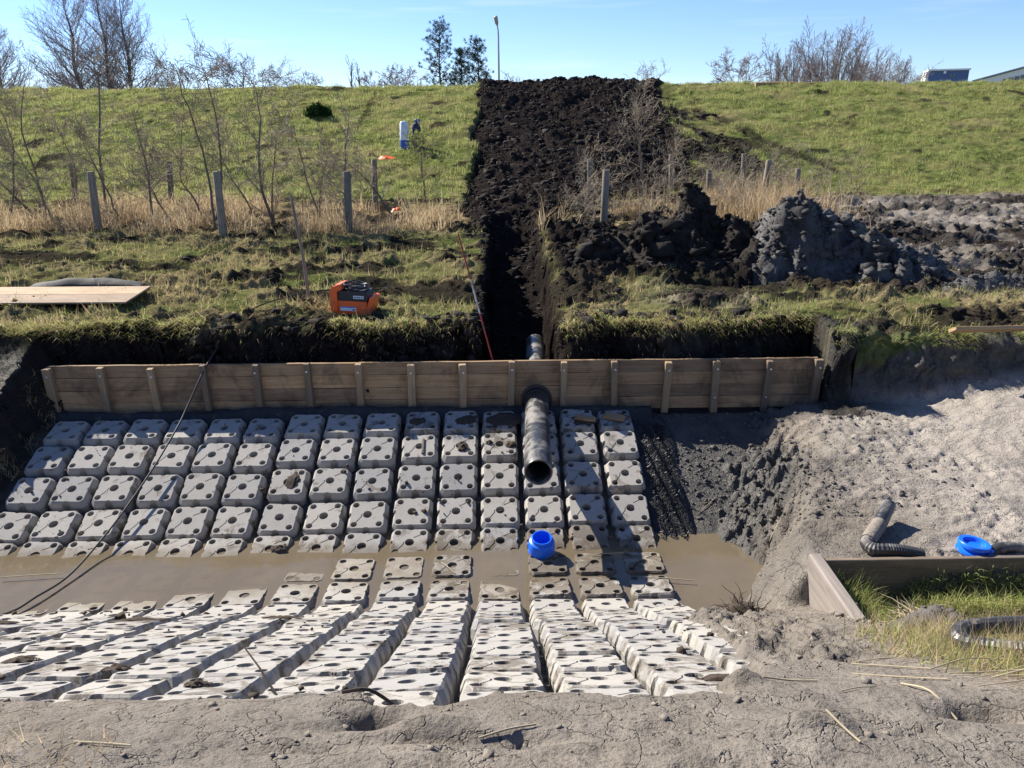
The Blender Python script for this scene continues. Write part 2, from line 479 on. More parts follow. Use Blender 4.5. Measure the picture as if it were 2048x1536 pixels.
def terrain(X, Y):
    n_lo = fbm(X * 0.45, Y * 0.45, 3, 3)
    n_md = fbm(X * 1.7, Y * 1.7, 21, 4)
    n_hi = fbm(X * 6.5, Y * 6.5, 41, 4, 0.55)
    clod = crumb(X * 3.1 + 0.5 * n_md, Y * 3.1, 5)
    clod2 = crumb(X * 8.5 + 0.5 * n_md, Y * 8.5, 9, 4)
    far_clod = crumb(X * 1.5 + 0.5 * n_md, Y * 1.5, 15)
    tn = block_top(Y)
    # ---- ditch with mud over the near blocks
    nb = fbm(X * 2.6, Y * 2.6, 77, 4, 0.6)
    cov_near = sstep(2.56, 2.38, Y + 0.26 * nb)
    xe = np.interp(Y, [2.4, 2.8, 3.3, 4.2, 4.5, 4.85, 5.3], [0.80, 1.02, 1.12, 1.16, 1.24, 1.45, 1.45])
    cov_right = sstep(-0.05, 0.10, X - xe + 0.14 * nb) * sstep(5.45, 5.0, Y)
    cov = np.maximum(cov_near, cov_right)
    z = tn - 0.17 + cov * (0.17 + 0.03)
    z = z + cov * (0.018 * n_md + 0.012 * n_hi + 0.030 * clod2 * sstep(-0.05, 0.3, nb))
    rough_near = cov_right * sstep(2.7, 3.1, Y) * sstep(4.9, 4.4, Y) * sstep(2.1, 1.5, X)
    z = z + rough_near * (0.10 * clod2 + 0.10 * clod * 0.6)
    ditch = sstep(5.45, 5.2, Y) * 0
    # dents, foot holes and clods in the foreground mud
    for (dx, dy, rx, ry, dep) in ((-0.47, 2.16, 0.10, 0.055, -0.13), (-0.30, 2.12, 0.16, 0.05, 0.045), (1.69, 2.16, 0.15, 0.07, -0.13), (-0.62, 1.95, 0.12, 0.03, -0.05), (1.02, 2.02, 0.12, 0.06, 0.07),
                                  (-0.25, 2.0, 0.30, 0.03, -0.04), (0.02, 1.98, 0.10, 0.05, -0.04), (0.93, 2.55, 0.11, 0.06, 0.07), (1.3, 3.3, 0.3, 0.12, 0.04), (0.1, 1.9, 0.2, 0.025, -0.03)):
        z = z + dep * np.exp(-(((X - dx) / rx) ** 2 + ((Y - dy) / ry) ** 2) + 0.5 * n_hi)
    wet_dark = 0.0 * X
    for q in range(16):                                             # boot prints
        bx, by = -1.9 + 0.26 * q + 0.10 * math.sin(q * 2.3), 1.90 + 0.12 * math.sin(q * 1.7) + (0.10 if q % 2 else 0)
        a = 0.35 * math.sin(q * 3.1); ux, uy = (X - bx) * math.cos(a) + (Y - by) * math.sin(a), -(X - bx) * math.sin(a) + (Y - by) * math.cos(a)
        z = z - 0.016 * sstep(1.15, 0.8, np.sqrt((ux / 0.13) ** 2 + (uy / 0.045) ** 2) + 0.15 * n_hi)
    # ---- right hand plateau of clay mud
    Pl = 0.70 + 0.42 * sstep(3.9, 6.0, X) * sstep(5.2, 7.6, Y) + 0.05 * n_lo
    xs = np.interp(Y, [4.6, 5.2, 5.8, 6.3, 6.8, 7.4, 7.9], [1.45, 1.75, 2.15, 1.75, 1.55, 1.45, 1.4])
    xw = np.interp(Y, [4.6, 5.2, 5.8, 6.3, 6.8, 7.9], [0.75, 0.55, 0.50, 1.25, 1.7, 1.9])
    rmp = sstep(0, 1, (X - xs + 0.10 * n_md) / xw)
    zr = -0.14 + (Pl + 0.14) * rmp
    right = sstep(1.40, 1.52, X) * sstep(4.60, 4.74, Y)
    clz = sstep(0.02, 0.35, rmp) * sstep(1.0, 0.8, rmp) * right * sstep(5.4, 6.2, Y)
    zr = zr + clz * (0.24 * clod + 0.22 * clod2 + 0.08 * n_md) + right * (0.012 * n_hi + 0.02 * n_md + 0.07 * clod2 * sstep(-0.3, 0.3, n_md) + 0.05 * clod * sstep(0.0, 0.4, n_lo + 0.2))
    slope_r = tn - 0.10 + 0.05 * n_md
    zr = np.where(Y > 6.2, np.maximum(slope_r, zr), zr)
    z = lerp(z, zr, right)
    # ---- pit inside the old timber corner
    pit = sstep(2.20, 2.26, X) * sstep(3.78, 4.05, Y + 0.08 * n_md) * sstep(4.74, 4.70, Y)
    pitz = 0.38 + 0.26 * sstep(2.62, 3.3, X + 0.1 * n_md) * sstep(4.05, 4.5, Y) + 0.03 * n_hi
    z = lerp(z, np.minimum(z, pitz), pit)
    # ---- ground behind the wall and the far bank
    zw = 0.57 + 0.03 * n_md + 0.02 * n_hi
    z = lerp(z, np.where(X < 3.6, zw, z), sstep(7.90, 8.0, Y))
    z = np.where((Y > 8.12) & (X < 3.62), 0.66 + 0.04 * n_md, z)
    berm = np.interp(Y, BY, BZ)
    rough_b = sstep(21.5, 20.0, Y)
    berm = berm + rough_b * (0.08 * n_md + 0.05 * n_hi + 0.06 * n_lo + 0.26 * clod * sstep(-0.3, 0.2, n_md)) + (1 - rough_b) * (0.10 * n_lo + 0.09 * n_md + 0.05 * n_hi) * sstep(60, 36, Y) + 0.10 * crumb(X * 0.9, Y * 0.9, 173, 3) * sstep(32, 35, Y) * sstep(42, 37, Y)
    furrow = np.zeros_like(z)
    for (fy, fwid, dep, sx) in ((10.75, 0.20, 0.26, 0.0), (12.5, 0.22, 0.18, 0.04), (9.75, 0.14, 0.14, -0.02), (13.8, 0.22, 0.14, 0.0)):
        g = np.exp(-((Y - fy - sx * X - 0.25 * fbm(X * 0.5, X * 0 + fy, 61, 3)) / fwid) ** 2) * sstep(-0.35, 0.25, fbm(X * 0.7, X * 0 + fy * 3, 63, 2))
        furrow = np.maximum(furrow, g); berm = berm - dep * g
    lipn = 0.30 * fbm(X * 1.5, X * 0 + 3.3, 91, 5, 0.6)
    lip = np.where(X < 3.55, 8.50, np.interp(X, [3.6, 4.2, 4.8], [7.9, 7.85, 7.62])) + lipn + 0.08 * n_hi + 0.10 * clod
    up_ = sstep(0, 1, (Y - lip + 0.10 + 0.55 * np.clip(fbm(X * 1.1, X * 0 + 8, 92, 3) + 0.1, 0, 1)) / (0.16 + 0.30 * (X > 3.8) + 0.60 * np.clip(fbm(X * 1.1, X * 0 + 8, 92, 3) + 0.1, 0, 1)))
    post = np.exp(-(((X - 3.82) / 0.16) ** 2)) * sstep(7.35, 7.6, Y)
    up_ = np.maximum(up_, post * 0.0)
    left = sstep(-4.86, -5.35, X + 0.14 * n_md + 0.05 * n_hi) * sstep(6.30, 6.95, Y + 0.1 * n_md)
    up_ = np.maximum(up_, left)
    z0 = z
    berm_l = np.where(X < -4.7, np.interp(Y, [6.2, 6.9, 7.6, 8.3], [0.25, 0.55, 1.0, 1.46]) + 0.10 * clod, 9.0)
    z = lerp(z, np.maximum(z, np.minimum(berm, np.where(Y < 8.4, berm_l, 9.0))), up_)
    # ---- trench through the bank
    xl = -0.24 + 0.09 * fbm(Y * 1.4, Y * 0, 95, 3) + 0.03 * n_hi
    xr = 0.58 + 0.09 * fbm(Y * 1.4, Y * 0 + 9, 96, 3) + 0.03 * n_hi
    tr = sstep(xl - 0.05, xl + 0.06, X) * sstep(xr + 0.10, xr - 0.03, X) * sstep(8.14, 8.3, Y) * sstep(17.6, 16.4, Y)
    floor = np.interp(Y, [8.1, 10.3, 11.5, 13.0, 14.4, 15.4, 17], [0.58, 0.60, 0.85, 1.10, 1.22, 1.35, 1.75]) + 0.25 * clod
    floor = floor - 0.25 * np.exp(-(((X - 0.3) / 0.35) ** 2 + ((Y - 15.6) / 0.5) ** 2))
    z = lerp(z, np.minimum(z, floor), tr)
    # ---- backfilled strip up the dyke
    XL = -0.98 + 0.35 * fbm(Y * 0.9, Y * 0, 98, 5, 0.6) + 0.10 * n_hi + 0.12 * n_md
    XR = np.interp(Y, [14.5, 17, 19, 20.5, 22.3, 26, 30, 34, 38], [0.9, 1.3, 1.9, 3.0, 5.2, 6.0, 5.9, 6.6, 7.0]) + 0.35 * n_md
    st = sstep(XL - 0.05, XL + 0.14, X) * sstep(XR + 0.7, XR - 0.3, X) * sstep(14.6, 15.6, Y) * sstep(40, 37, Y)
    dz = -0.42 * np.exp(-np.maximum(X - XL, 0) / 0.8) * sstep(16, 18, Y) * sstep(34, 30, Y) + 0.10
    dz = dz + 0.20 * sstep(29, 34.5, Y) * sstep(0.8, 2.6, X) * sstep(6.6, 4.8, X)
    rough_s = (0.15 * far_clod + 0.12 * clod + 0.08 * n_hi + 0.08 * n_md + 0.18 * n_lo) * sstep(40, 36, Y)
    z = z + st * (1 - tr) * (dz + rough_s)
    # ---- black soil thrown beside the trench, and the churned track on the right
    thrown = sstep(0.55, 0.9, X) * sstep(5.6, 4.6, X + 0.5 * n_md) * sstep(10.1, 11.0, Y + 0.5 * n_md) * sstep(16.2, 14.8, Y)
    z = z + thrown * (1 - tr) * (0.22 * clod + 0.10 * clod2 + 0.06)
    track = sstep(4.9, 6.0, X + 0.5 * n_md) * sstep(9.2, 10.4, Y + 0.5 * n_md) * sstep(20.6, 19.6, Y + 0.4 * n_md - 0.02 * X)
    track = np.maximum(track, sstep(6.4, 7.2, X) * sstep(14.8, 15.6, Y) * sstep(20.8, 19.8, Y + 0.4 * n_md) * 0.8)
    z = z + track * (0.04 * clod + 0.03 * clod2 + 0.03 * np.sin(Y * 7 + 1.5 * n_lo + 0.4 * n_md) + 0.03 * np.sin(X * 9 + 4 * n_lo + Y * 2) * sstep(0.1, 0.5, n_lo + 0.4))
    # tyre ruts climbing the dyke beside the strip
    rut = np.zeros_like(z)
    for (ax, ay, bx, by, wd) in ((9.9, 23.6, 6.9, 32.5, 0.34), (8.5, 21.8, 6.5, 29.5, 0.40), (8.8, 26.8, 7.9, 30.2, 0.28)):
        L = math.hypot(bx - ax, by - ay); ux, uy = (bx - ax) / L, (by - ay) / L
        tt = (X - ax) * ux + (Y - ay) * uy; dd = np.abs((X - ax) * uy - (Y - ay) * ux)
        rut = np.maximum(rut, np.exp(-(dd / wd) ** 2) * sstep(-1, 0.5, tt) * sstep(L + 0.5, L - 2, tt))
    rut = rut * sstep(-0.35, 0.25, n_md + 0.3)
    z = z - 0.07 * rut + 0.05 * rut * n_hi
    # ---------------- zones
    cutface = sstep(0.02, 0.25, up_) * sstep(1.0, 0.93, up_)
    pillar = sstep(3.36, 3.46, X) * sstep(3.86, 3.74, X) * (Y > 7.5) * (Y < 8.9) * sstep(1.05, 0.98, up_ * sstep(3.9, 3.6, X))
    behind = ((Y > 8.0) & (Y < 9.0) & (X < 3.62)) * sstep(1.0, 0.9, up_)
    trw = sstep(xl - 0.22, xl - 0.06, X) * sstep(xr + 0.20, xr + 0.06, X) * sstep(8.14, 8.3, Y) * sstep(17.6, 16.4, Y)
    soil = np.maximum.reduce([st, tr, trw, cutface * np.where(X > 3.7, 0.25, 1.0), behind, sstep(0.25, 0.6, furrow), thrown * sstep(-0.5, 0.0, n_md + 0.35), 0.75 * sstep(0.3, 0.7, rut)])
    mole = sstep(0.42, 0.55, fbm(X * 0.9, Y * 0.9, 131, 3)) * sstep(22, 24, Y) * 0.8
    soil = np.maximum(soil, mole); soil = np.maximum(soil, 0.8 * pillar)
    onbank = sstep(0.9, 1.0, up_) * (Y > 6.2) * sstep(22, 20.5, Y)
    patch = sstep(0.02, 0.22, fbm(X * 1.1, Y * 1.9, 137, 5, 0.6) + 0.08) * onbank
    soil = np.maximum(soil, np.maximum(0.9 * patch, 0.45 * onbank * sstep(9.5, 8.7, Y)))
    soil = np.maximum(soil, 0.20 * onbank)
    soil = np.maximum(soil, left * sstep(1.0, 0.85, left) * 0.8)
    mud = np.maximum(np.where(Y < 8.0, 1.0, 0.0) * np.where(X > 3.6, sstep(0.97, 0.85, up_), sstep(0.5, 0.05, up_)), track)
    mud = np.maximum(mud, sstep(0.3, 0.5, n_lo) * sstep(1.2, 2.5, X) * sstep(13, 10, Y) * onbank * 0.5)
    wet_dark = np.where(X < 1.42, 0.75, 0.0) * sstep(2.9, 3.2, Y) * sstep(8.3, 8.0, Y) * (1 - cov) + 0.95 * right * sstep(5.7, 6.3, Y) * sstep(1.0, 0.75, rmp - 0.2 * n_md) + 0.35 * right * sstep(0.6, 0.2, rmp)
    wet_dark = np.maximum(wet_dark, sstep(7.35, 7.8, Y) * sstep(1.4, 1.6, X) * sstep(4.6, 3.6, X) * 0.85)
    wet_dark = np.maximum(wet_dark, 0.25 * rough_near)
    wet_dark = np.maximum(wet_dark, 0.30 * track * sstep(0.1, 0.5, n_md))
    wet_dark = np.maximum(wet_dark, pit * 0.9)
    reed = sstep(15.0, 15.6, Y + 0.3 * n_md) * sstep(20.4, 18.6, Y + 0.5 * n_md) * (1 - st)
    straw = np.maximum(0.85 * reed, onbank * sstep(-0.2, 0.4, n_md + 0.1) * 0.65)
    straw = np.maximum(straw, 0.35 * sstep(0.15, 0.4, fbm(X * 0.35, Y * 0.7, 151, 4)) * sstep(22, 23, Y))
    steep = np.clip(cutface + sstep(0.05, 0.3, tr) * sstep(0.98, 0.7, tr), 0, 1)
    global DX, DY
    DX = steep * (0.10 * fbm(Y * 5, z * 6, 401, 4) + 0.05 * fbm(Y * 16, z * 18, 403, 3)); DY = steep * (0.16 * fbm(X * 4, z * 5, 405, 4) + 0.06 * fbm(X * 14, z * 16, 407, 3))
    wet_dark = np.maximum(wet_dark, 0.55 * cutface * (X > 3.6) * (Y < 9))  # shade on the right cut face, painted in through the wetness channel
    WS = np.interp(Y, [20, 26, 34], [5.6, 4.0, 1.4])
    smear = sstep(1.0, 0.45, (X - XR) / WS) * sstep(-0.8, 0.0, X - XR) * sstep(-0.30, 0.12, fbm(X * 1.6 + Y * 0.5, Y * 0.9, 171, 5, 0.62)) * sstep(19.5, 21, Y) * sstep(36, 33, Y)
    soil = np.maximum(soil, 0.9 * smear); soil = np.maximum(soil, track * (0.30 + 0.5 * sstep(-0.1, 0.4, n_md)))
    dryz = right * sstep(0.75, 1.0, rmp) * sstep(0.5, 0.1, wet_dark) * sstep(2.5, 4.3, X + 0.5 * n_md) * (0.75 + 0.6 * n_md)
    straw = np.where(Y < 8.0, np.where(mud > 0.5, dryz, straw), straw)
    wet_dark = wet_dark * sstep(8.6, 8.3, Y); wet_dark = np.maximum(wet_dark, 0.30 * track * sstep(0.1, 0.5, n_md)); wet_dark = np.maximum(wet_dark, (0.20 + 0.25 * n_md) * (Y < 2.9) * (X < 1.7)); wet_dark = np.maximum(wet_dark, (0.38 + 0.3 * n_md) * right * sstep(3.4, 2.2, X) * (Y < 8.3))
    zone = np.stack([np.clip(soil, 0, 1), np.clip(mud, 0, 1), np.clip(straw, 0, 1), np.clip(wet_dark, 0, 1)], -1)
    return z, zone

yr = np.concatenate([np.arange(-6, 1.2, 0.3), np.arange(1.2, 9.3, 0.023), np.arange(9.3, 16, 0.036), np.arange(16, 37.6, 0.09), np.arange(38, 60, 1.5), 60 * 1.12 ** np.arange(1, 27)])
NC = 700
HW = 3.2 + 0.80 * np.maximum(yr, 1.0)
sx = np.linspace(-1, 1, NC)
GX = HW[:, None] * sx[None, :]
GY = np.repeat(yr[:, None], NC, 1)
GZ, ZONE = terrain(GX, GY)
NR = len(yr)
V = np.stack([GX + DX, GY + DY, GZ], -1).reshape(-1, 3)
ii = np.arange(NR * NC).reshape(NR, NC)
F = np.stack([ii[:-1, :-1], ii[:-1, 1:], ii[1:, 1:], ii[1:, :-1]], -1).reshape(-1, 4)
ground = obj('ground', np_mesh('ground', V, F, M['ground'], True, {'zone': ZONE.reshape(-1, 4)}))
tag(ground, 'muddy ditch bank, cut berm and grassy dyke rising to the skyline', 'ground', kind='structure')

def g_at(X, Y, A=None):
    """bilinear lookup on the terrain grid"""
    X = np.asarray(X, float); Y = np.asarray(Y, float)
    A = GZ if A is None else A
    r = np.clip(np.searchsorted(yr, Y) - 1, 0, NR - 2)
    fy = np.clip((Y - yr[r]) / (yr[r + 1] - yr[r]), 0, 1)
    hw = 3.2 + 0.80 * np.maximum(Y, 1.0)
    cx = np.clip((X / hw + 1) / 2 * (NC - 1), 0, NC - 1.001)
    c = cx.astype(int); fx = cx - c
    if A.ndim == 3: fx = fx[..., None]; fy = fy[..., None]
    return (A[r, c] * (1 - fx) + A[r, c + 1] * fx) * (1 - fy) + (A[r + 1, c] * (1 - fx) + A[r + 1, c + 1] * fx) * fy
def gz(x, y): return float(g_at(np.array([x]), np.array([y]))[0])

# water in the ditch bottom
wx = np.linspace(-14, 3.2, 60); wy = np.linspace(4.6, 6.9, 12)
WX, WY = np.meshgrid(wx, wy)
wi = np.arange(WX.size).reshape(WX.shape)
water = obj('water', np_mesh('water', np.stack([WX, WY, -0.010 + 0 * WX], -1).reshape(-1, 3),
            np.stack([wi[:-1, :-1], wi[:-1, 1:], wi[1:, 1:], wi[1:, :-1]], -1).reshape(-1, 4), M['water']))
tag(water, 'shallow brown muddy water standing over the lowest blocks', 'water', kind='structure')

# ================================================================ concrete block mats
def block_mesh(name, grooves=True, seg=14, seed=0):
    b = MB(); RB = random.Random(900 + seed)
    def ring(h, cut, z):
        c = h - cut
        return [(c, -h, z), (h, -c, z), (h, c, z), (c, h, z), (-c, h, z), (-h, c, z), (-h, -c, z), (-c, -h, z)]
    lv = [ring(0.176, 0.030, -0.17), ring(0.186, 0.034, -0.16), ring(0.188, 0.036, -0.062), ring(0.170, 0.034, -0.014), ring(0.160, 0.030, 0.0)]
    V = [(p[0] + RB.gauss(0, 0.0022), p[1] + RB.gauss(0, 0.0022), p[2] + (RB.gauss(0, 0.0012) if i_ < 32 else 0)) for i_, p in enumerate(q for r in lv for q in r)]; F = [list(range(8))[::-1], [32 + k for k in range(8)]]
    for i in range(4):
        for k in range(8): F.append([i * 8 + k, i * 8 + (k + 1) % 8, (i + 1) * 8 + (k + 1) % 8, (i + 1) * 8 + k])
    b.add(V, F)
    base = bpy.data.objects.new('tmp', b.mesh('tmp', M['concrete'])); COL.objects.link(base)
    cut = MB()
    def cyl(x, y, r, z0, z1, r2=None):
        r2 = r2 or r
        n = seg
        V = [(x + r * math.cos(2 * math.pi * k / n), y + r * math.sin(2 * math.pi * k / n), z0) for k in range(n)] + \
            [(x + r2 * math.cos(2 * math.pi * k / n), y + r2 * math.sin(2 * math.pi * k / n), z1) for k in range(n)]
        cut.add(V, [list(range(n))[::-1], list(range(n, 2 * n))] + [[k, (k + 1) % n, n + (k + 1) % n, n + k] for k in range(n)])
    cyl(0, 0.0, 0.039, -0.13, 0.02, 0.044)
    for sx_ in (-1, 1):
        for sy_ in (-1, 1): cyl(0.118 * sx_, 0.118 * sy_, 0.027, -0.10, 0.02, 0.032)
    for (x, y) in ((0.192, 0), (-0.192, 0), (0, 0.192), (0, -0.192)): cyl(x, y, 0.036, -0.2, 0.02, 0.040)
    if grooves:
        def bar(p, q, w=0.0052):
            d = Vector((q[0] - p[0], q[1] - p[1], 0)); L = d.length; a = math.atan2(d.y, d.x)
            Mx = Matrix.Translation(((p[0] + q[0]) / 2, (p[1] + q[1]) / 2, 0)) @ Matrix.Rotation(a, 4, 'Z')
            cut.box(-L / 2, L / 2, -w, w, -0.010, 0.02, Mx)
        bar((0.105, 0.10), (0.035, 0.058)); bar((-0.105, -0.10), (-0.056, -0.03)); bar((-0.056, -0.036), (-0.052, 0.004), 0.0045)
    for q in range(RB.choice((0, 1, 1, 2, 3))):                      # chipped edges
        a = RB.choice((0, 1, 2, 3)) * math.pi / 2; s_ = RB.uniform(-0.13, 0.13)
        Mx = Matrix.Rotation(a, 4, 'Z') @ Matrix.Translation((0.168, s_, 0.0)) @ Euler((RB.uniform(0, 3), RB.uniform(0.4, 1.1), RB.uniform(0, 3))).to_matrix().to_4x4()
        e = RB.uniform(0.008, 0.018); cut.box(-e, e, -e * 1.4, e * 1.4, -e, e, Mx)
    cobj = bpy.data.objects.new('tmpc', cut.mesh('tmpc', M['concrete'])); COL.objects.link(cobj)
    md = base.modifiers.new('b', 'BOOLEAN'); md.operation = 'DIFFERENCE'; md.object = cobj; md.solver = 'EXACT'; md.use_self = True
    dg = bpy.context.evaluated_depsgraph_get()
    me = bpy.data.meshes.new_from_object(base.evaluated_get(dg))
    me.name = name
    for o in (base, cobj): bpy.data.objects.remove(o, do_unlink=True)
    return me
BLK = [block_mesh('concrete_block', k not in (3, 6), 14, k) for k in range(8)]

P = 0.42
def slope_at(y): return math.atan2(float(block_top(y + 0.19) - block_top(y - 0.19)), 0.38)
def mat_thing(label, cols, rows, dx, loc_x, yoff, cov_ok=None):
    root = empty('block_mat', (loc_x, 6.0 if rows[0] < 9 else 3.2, 0.0))
    tag(root, label, 'block mat', 'concrete block mats lining the ditch')
    base = Vector(root.location)
    for r in rows:
        yc = ROWY[r]
        for j in cols:
            x = -5.124 + P * (j + dx)
            y = yc + yoff + 0.0085 * (x + 1.5) + random.uniform(-0.006, 0.006)
            z = float(block_top(y)) + random.uniform(-0.006, 0.006)
            if 5 <= r <= 8:
                z -= {5: 0.002, 6: 0.012, 7: 0.012, 8: 0.012}[r] * max(0, {5: 9.0, 6: 9.6, 7: 8.9, 8: 7.0}[r] - j)
                if j == 12 and r in (6, 7): z -= 0.024
                if j == 11 and r == 7: z -= 0.014
                z += {5: 0.004, 6: 0.010, 7: 0.008, 8: 0.0}[r]
            o = bpy.data.objects.new('concrete_block', random.choice(BLK))
            link(o, root)
            o.location = Vector((x + random.uniform(-0.005, 0.005), y, z)) - base
            o.rotation_euler = (slope_at(yc) + (rad(5) if r == 5 else 0) + rad(random.gauss(0, 1.2)), rad(random.gauss(0, 1.1)), rad(random.gauss(0.3, 0.7)))
            dirt = 0.04 + 0.2 * random.random()
            if r in (5, 6, 7): dirt += 0.10
            if r in (5, 6, 7) and j >= 11: dirt += 0.28
            if r in (5, 6, 7) and j in (13, 14): dirt += 0.25
            if r == 1 and j >= 10: dirt += 0.25
            if j == 12 and r <= 4: dirt += 0.15
            if r >= 9: dirt += 0.12 + 0.16 * random.random()
            o['dirt'] = dirt
    return root
ROWY = {1: 7.73, 2: 7.335, 3: 6.94, 4: 6.556, 5: 6.20, 6: 5.83, 7: 5.46, 8: 5.10, 9: 4.76, 10: 4.44, 11: 4.09, 12: 3.755, 13: 3.435, 14: 3.115, 15: 2.755, 16: 2.39, 17: 2.02}
mat_thing('concrete block mat on the far slope next to the dark peat bank', range(1, 7), range(1, 11), 0.0, -3.6, -0.035)
mat_thing('narrow concrete block mat between the two wider mats below the timber wall', range(7, 10), range(1, 11), 0.03, -1.7, 0.0)
mat_thing('concrete block mat lying under the black outlet pipe and blue cap', range(10, 16), range(1, 11), 0.05, 0.2, 0.025)
mat_thing('concrete block mat on the near slope half buried at its top by grey mud', range(3, 17), range(11, 17), 0.14, -1.0, 0.0)

# ================================================================ timber wall
wall = empty('timber_wall', (-0.8, 8.1, 0.56))
tag(wall, 'low retaining wall of brown boards with sixteen short posts behind the blocks', 'retaining wall')
wl = Vector(wall.location)
heights = [0.60, 0.745, 0.885, 1.035, 1.178]
for i in range(4):
    cuts = [-5.03] + [(-5.0 + 0.565 * k + 0.0) for k in ([4, 9, 13] if i % 2 == 0 else [2, 6, 11, 14])] + [3.47]
    for a, b in zip(cuts[:-1], cuts[1:]):
        mb = MB(); L = b - a - 0.004
        z0, z1 = heights[i] + 0.003, heights[i + 1] - 0.002
        # slightly wavy board edges
        n = 10; V = []
        wob = [random.uniform(-0.003, 0.003) for _ in range(n + 1)]
        y0 = random.uniform(-0.003, 0.004)
        for k in range(n + 1):
            x = -L / 2 + L * k / n
            V += [(x, y0 + 0.0, z0), (x, y0, z1 + wob[k]), (x, y0 + 0.035, z1 + wob[k]), (x, y0 + 0.035, z0)]
        Fq = []
        for k in range(n):
            for q in range(4): Fq.append([k * 4 + q, (k + 1) * 4 + q, (k + 1) * 4 + (q + 1) % 4, k * 4 + (q + 1) % 4][::-1])
        Fq += [[0, 1, 2, 3], [n * 4 + 3, n * 4 + 2, n * 4 + 1, n * 4]]
        zc = (z0 + z1) / 2
        V = [(p[0], p[1], p[2] - zc) for p in V]
        mb.add(V, Fq)
        mb.build('board', M['board'], wall, loc=Vector(((a + b) / 2, 8.1, zc)) - wl)
for k in range(16):
    x = -5.0 + 0.565 * k + random.uniform(-0.015, 0.015)
    top = 1.185 + random.uniform(-0.025, 0.012); bot = 0.40
    mb = MB(); w2 = 0.036 + random.uniform(-0.003, 0.006)
    if k in (0, 15): w2 = 0.045
    mb.box(-w2, w2, -0.035, 0.035, -(top - bot) / 2, (top - bot) / 2, bev=0.006)
    po = mb.build('post', M['post'], wall, loc=Vector((x, 8.06, (top + bot) / 2)) - wl, rot=(rad(random.gauss(2, 1)), rad(random.gauss(0, 1.2)), rad(random.gauss(0, 2))))
    bt = MB(); bt.lathe([(0.0, -0.010), (0.009, -0.010), (0.013, -0.006), (0.014, 0.0), (0.0, 0.001)], 10, Matrix.Rotation(rad(-90), 4, 'X') @ Matrix.Scale(-1, 4, (0, 0, 1)) @ Matrix.Scale(-1, 4, (0, 0, 1)))
    bt.build('bolt', M['steel'], po, loc=(random.uniform(-0.01, 0.01), -0.037, (top - bot) / 2 - 0.085))
    if k in (13, 14):
        bt.build('bolt', M['steel'], po, loc=(0.0, -0.037, (top - bot) / 2 - 0.42))

# crumpled geotextile between wall and blocks
nu, nv = 220, 12
U, W = np.meshgrid(np.linspace(-4.93, 1.62, nu), np.linspace(0, 1, nv))
edge = 0.045 * fbm(U * 1.1, U * 0 + 1, 201, 3)
yy = 8.02 - 0.17 * W + 0.02 * fbm(U * 3, W * 3, 203, 3)
zz = 0.665 + edge * (1 - W) + 0.05 * np.sin(W * 3.1) * (0.6 + 0.8 * fbm(U * 1.3, W * 1.5 + U * 0.8, 205, 3)) - 0.15 * W ** 2 + 0.025 * fbm(U * 6, W * 4, 207, 3)
wi = np.arange(nu * nv).reshape(nv, nu)
gt = obj('geotextile_sheet', np_mesh('geotextile_sheet', np.stack([U, yy, zz], -1).reshape(-1, 3), np.stack([wi[:-1, :-1], wi[:-1, 1:], wi[1:, 1:], wi[1:, :-1]], -1).reshape(-1, 4), M['geotextile'], True))
sm = gt.modifiers.new('thick', 'SOLIDIFY'); sm.thickness = 0.006
tag(gt, 'crumpled black geotextile sheet folded along the foot of the timber wall', 'sheet')

# black woven erosion mesh strip beside the last block column
mb = MB(); n = 0
for i in range(14):
    x = 1.44 + i * 0.022
    pts = [(x + 0.012 * math.sin(y * 9 + i), y, float(block_top(y)) - 0.06 + 0.02 * math.sin(i * 1.3 + y * 14) + 0.012 * math.sin(y * 60 + i * 2)) for y in np.arange(6.15, 7.75, 0.03)]
    mb.tube(pts, 0.004, 3, False)
for k, y in enumerate(np.arange(6.15, 7.75, 0.024)):
    pts = [(1.44 + q * 0.02, y + 0.01 * math.sin(q * 2.0 + k), float(block_top(y)) - 0.058 + 0.02 * math.sin(q * 1.2 + y * 14) + 0.012 * math.sin(q * 3.1 + k * 2)) for q in range(15)]
    mb.tube(pts, 0.004, 3, False)
ms_ = mb.build('erosion_mesh', M['black_rubber'])
tag(ms_, 'strip of black woven erosion mesh hanging down beside the last block column', 'mesh mat')
mb = MB()
nu2, nv2 = 8, 40
V = []; Fq = []
for a in range(nv2):
    y = 6.1 + 1.95 * a / (nv2 - 1)
    for q in range(nu2):
        x = 1.36 + 0.42 * q / (nu2 - 1)
        V.append((x, y, max(float(block_top(y)) - 0.085, gz(x, y) + 0.006) + 0.012 * math.sin(x * 21 + y * 7)))
for a in range(nv2 - 1):
    for q in range(nu2 - 1): Fq.append([a * nu2 + q, a * nu2 + q + 1, (a + 1) * nu2 + q + 1, (a + 1) * nu2 + q])
mb.add(V, Fq)
gs = mb.build('geotextile_strip', M['geotextile'], None, True)
gs.modifiers.new('thick', 'SOLIDIFY').thickness = 0.004
tag(gs, 'black geotextile strip under the woven mesh between the blocks and the clods', 'sheet')

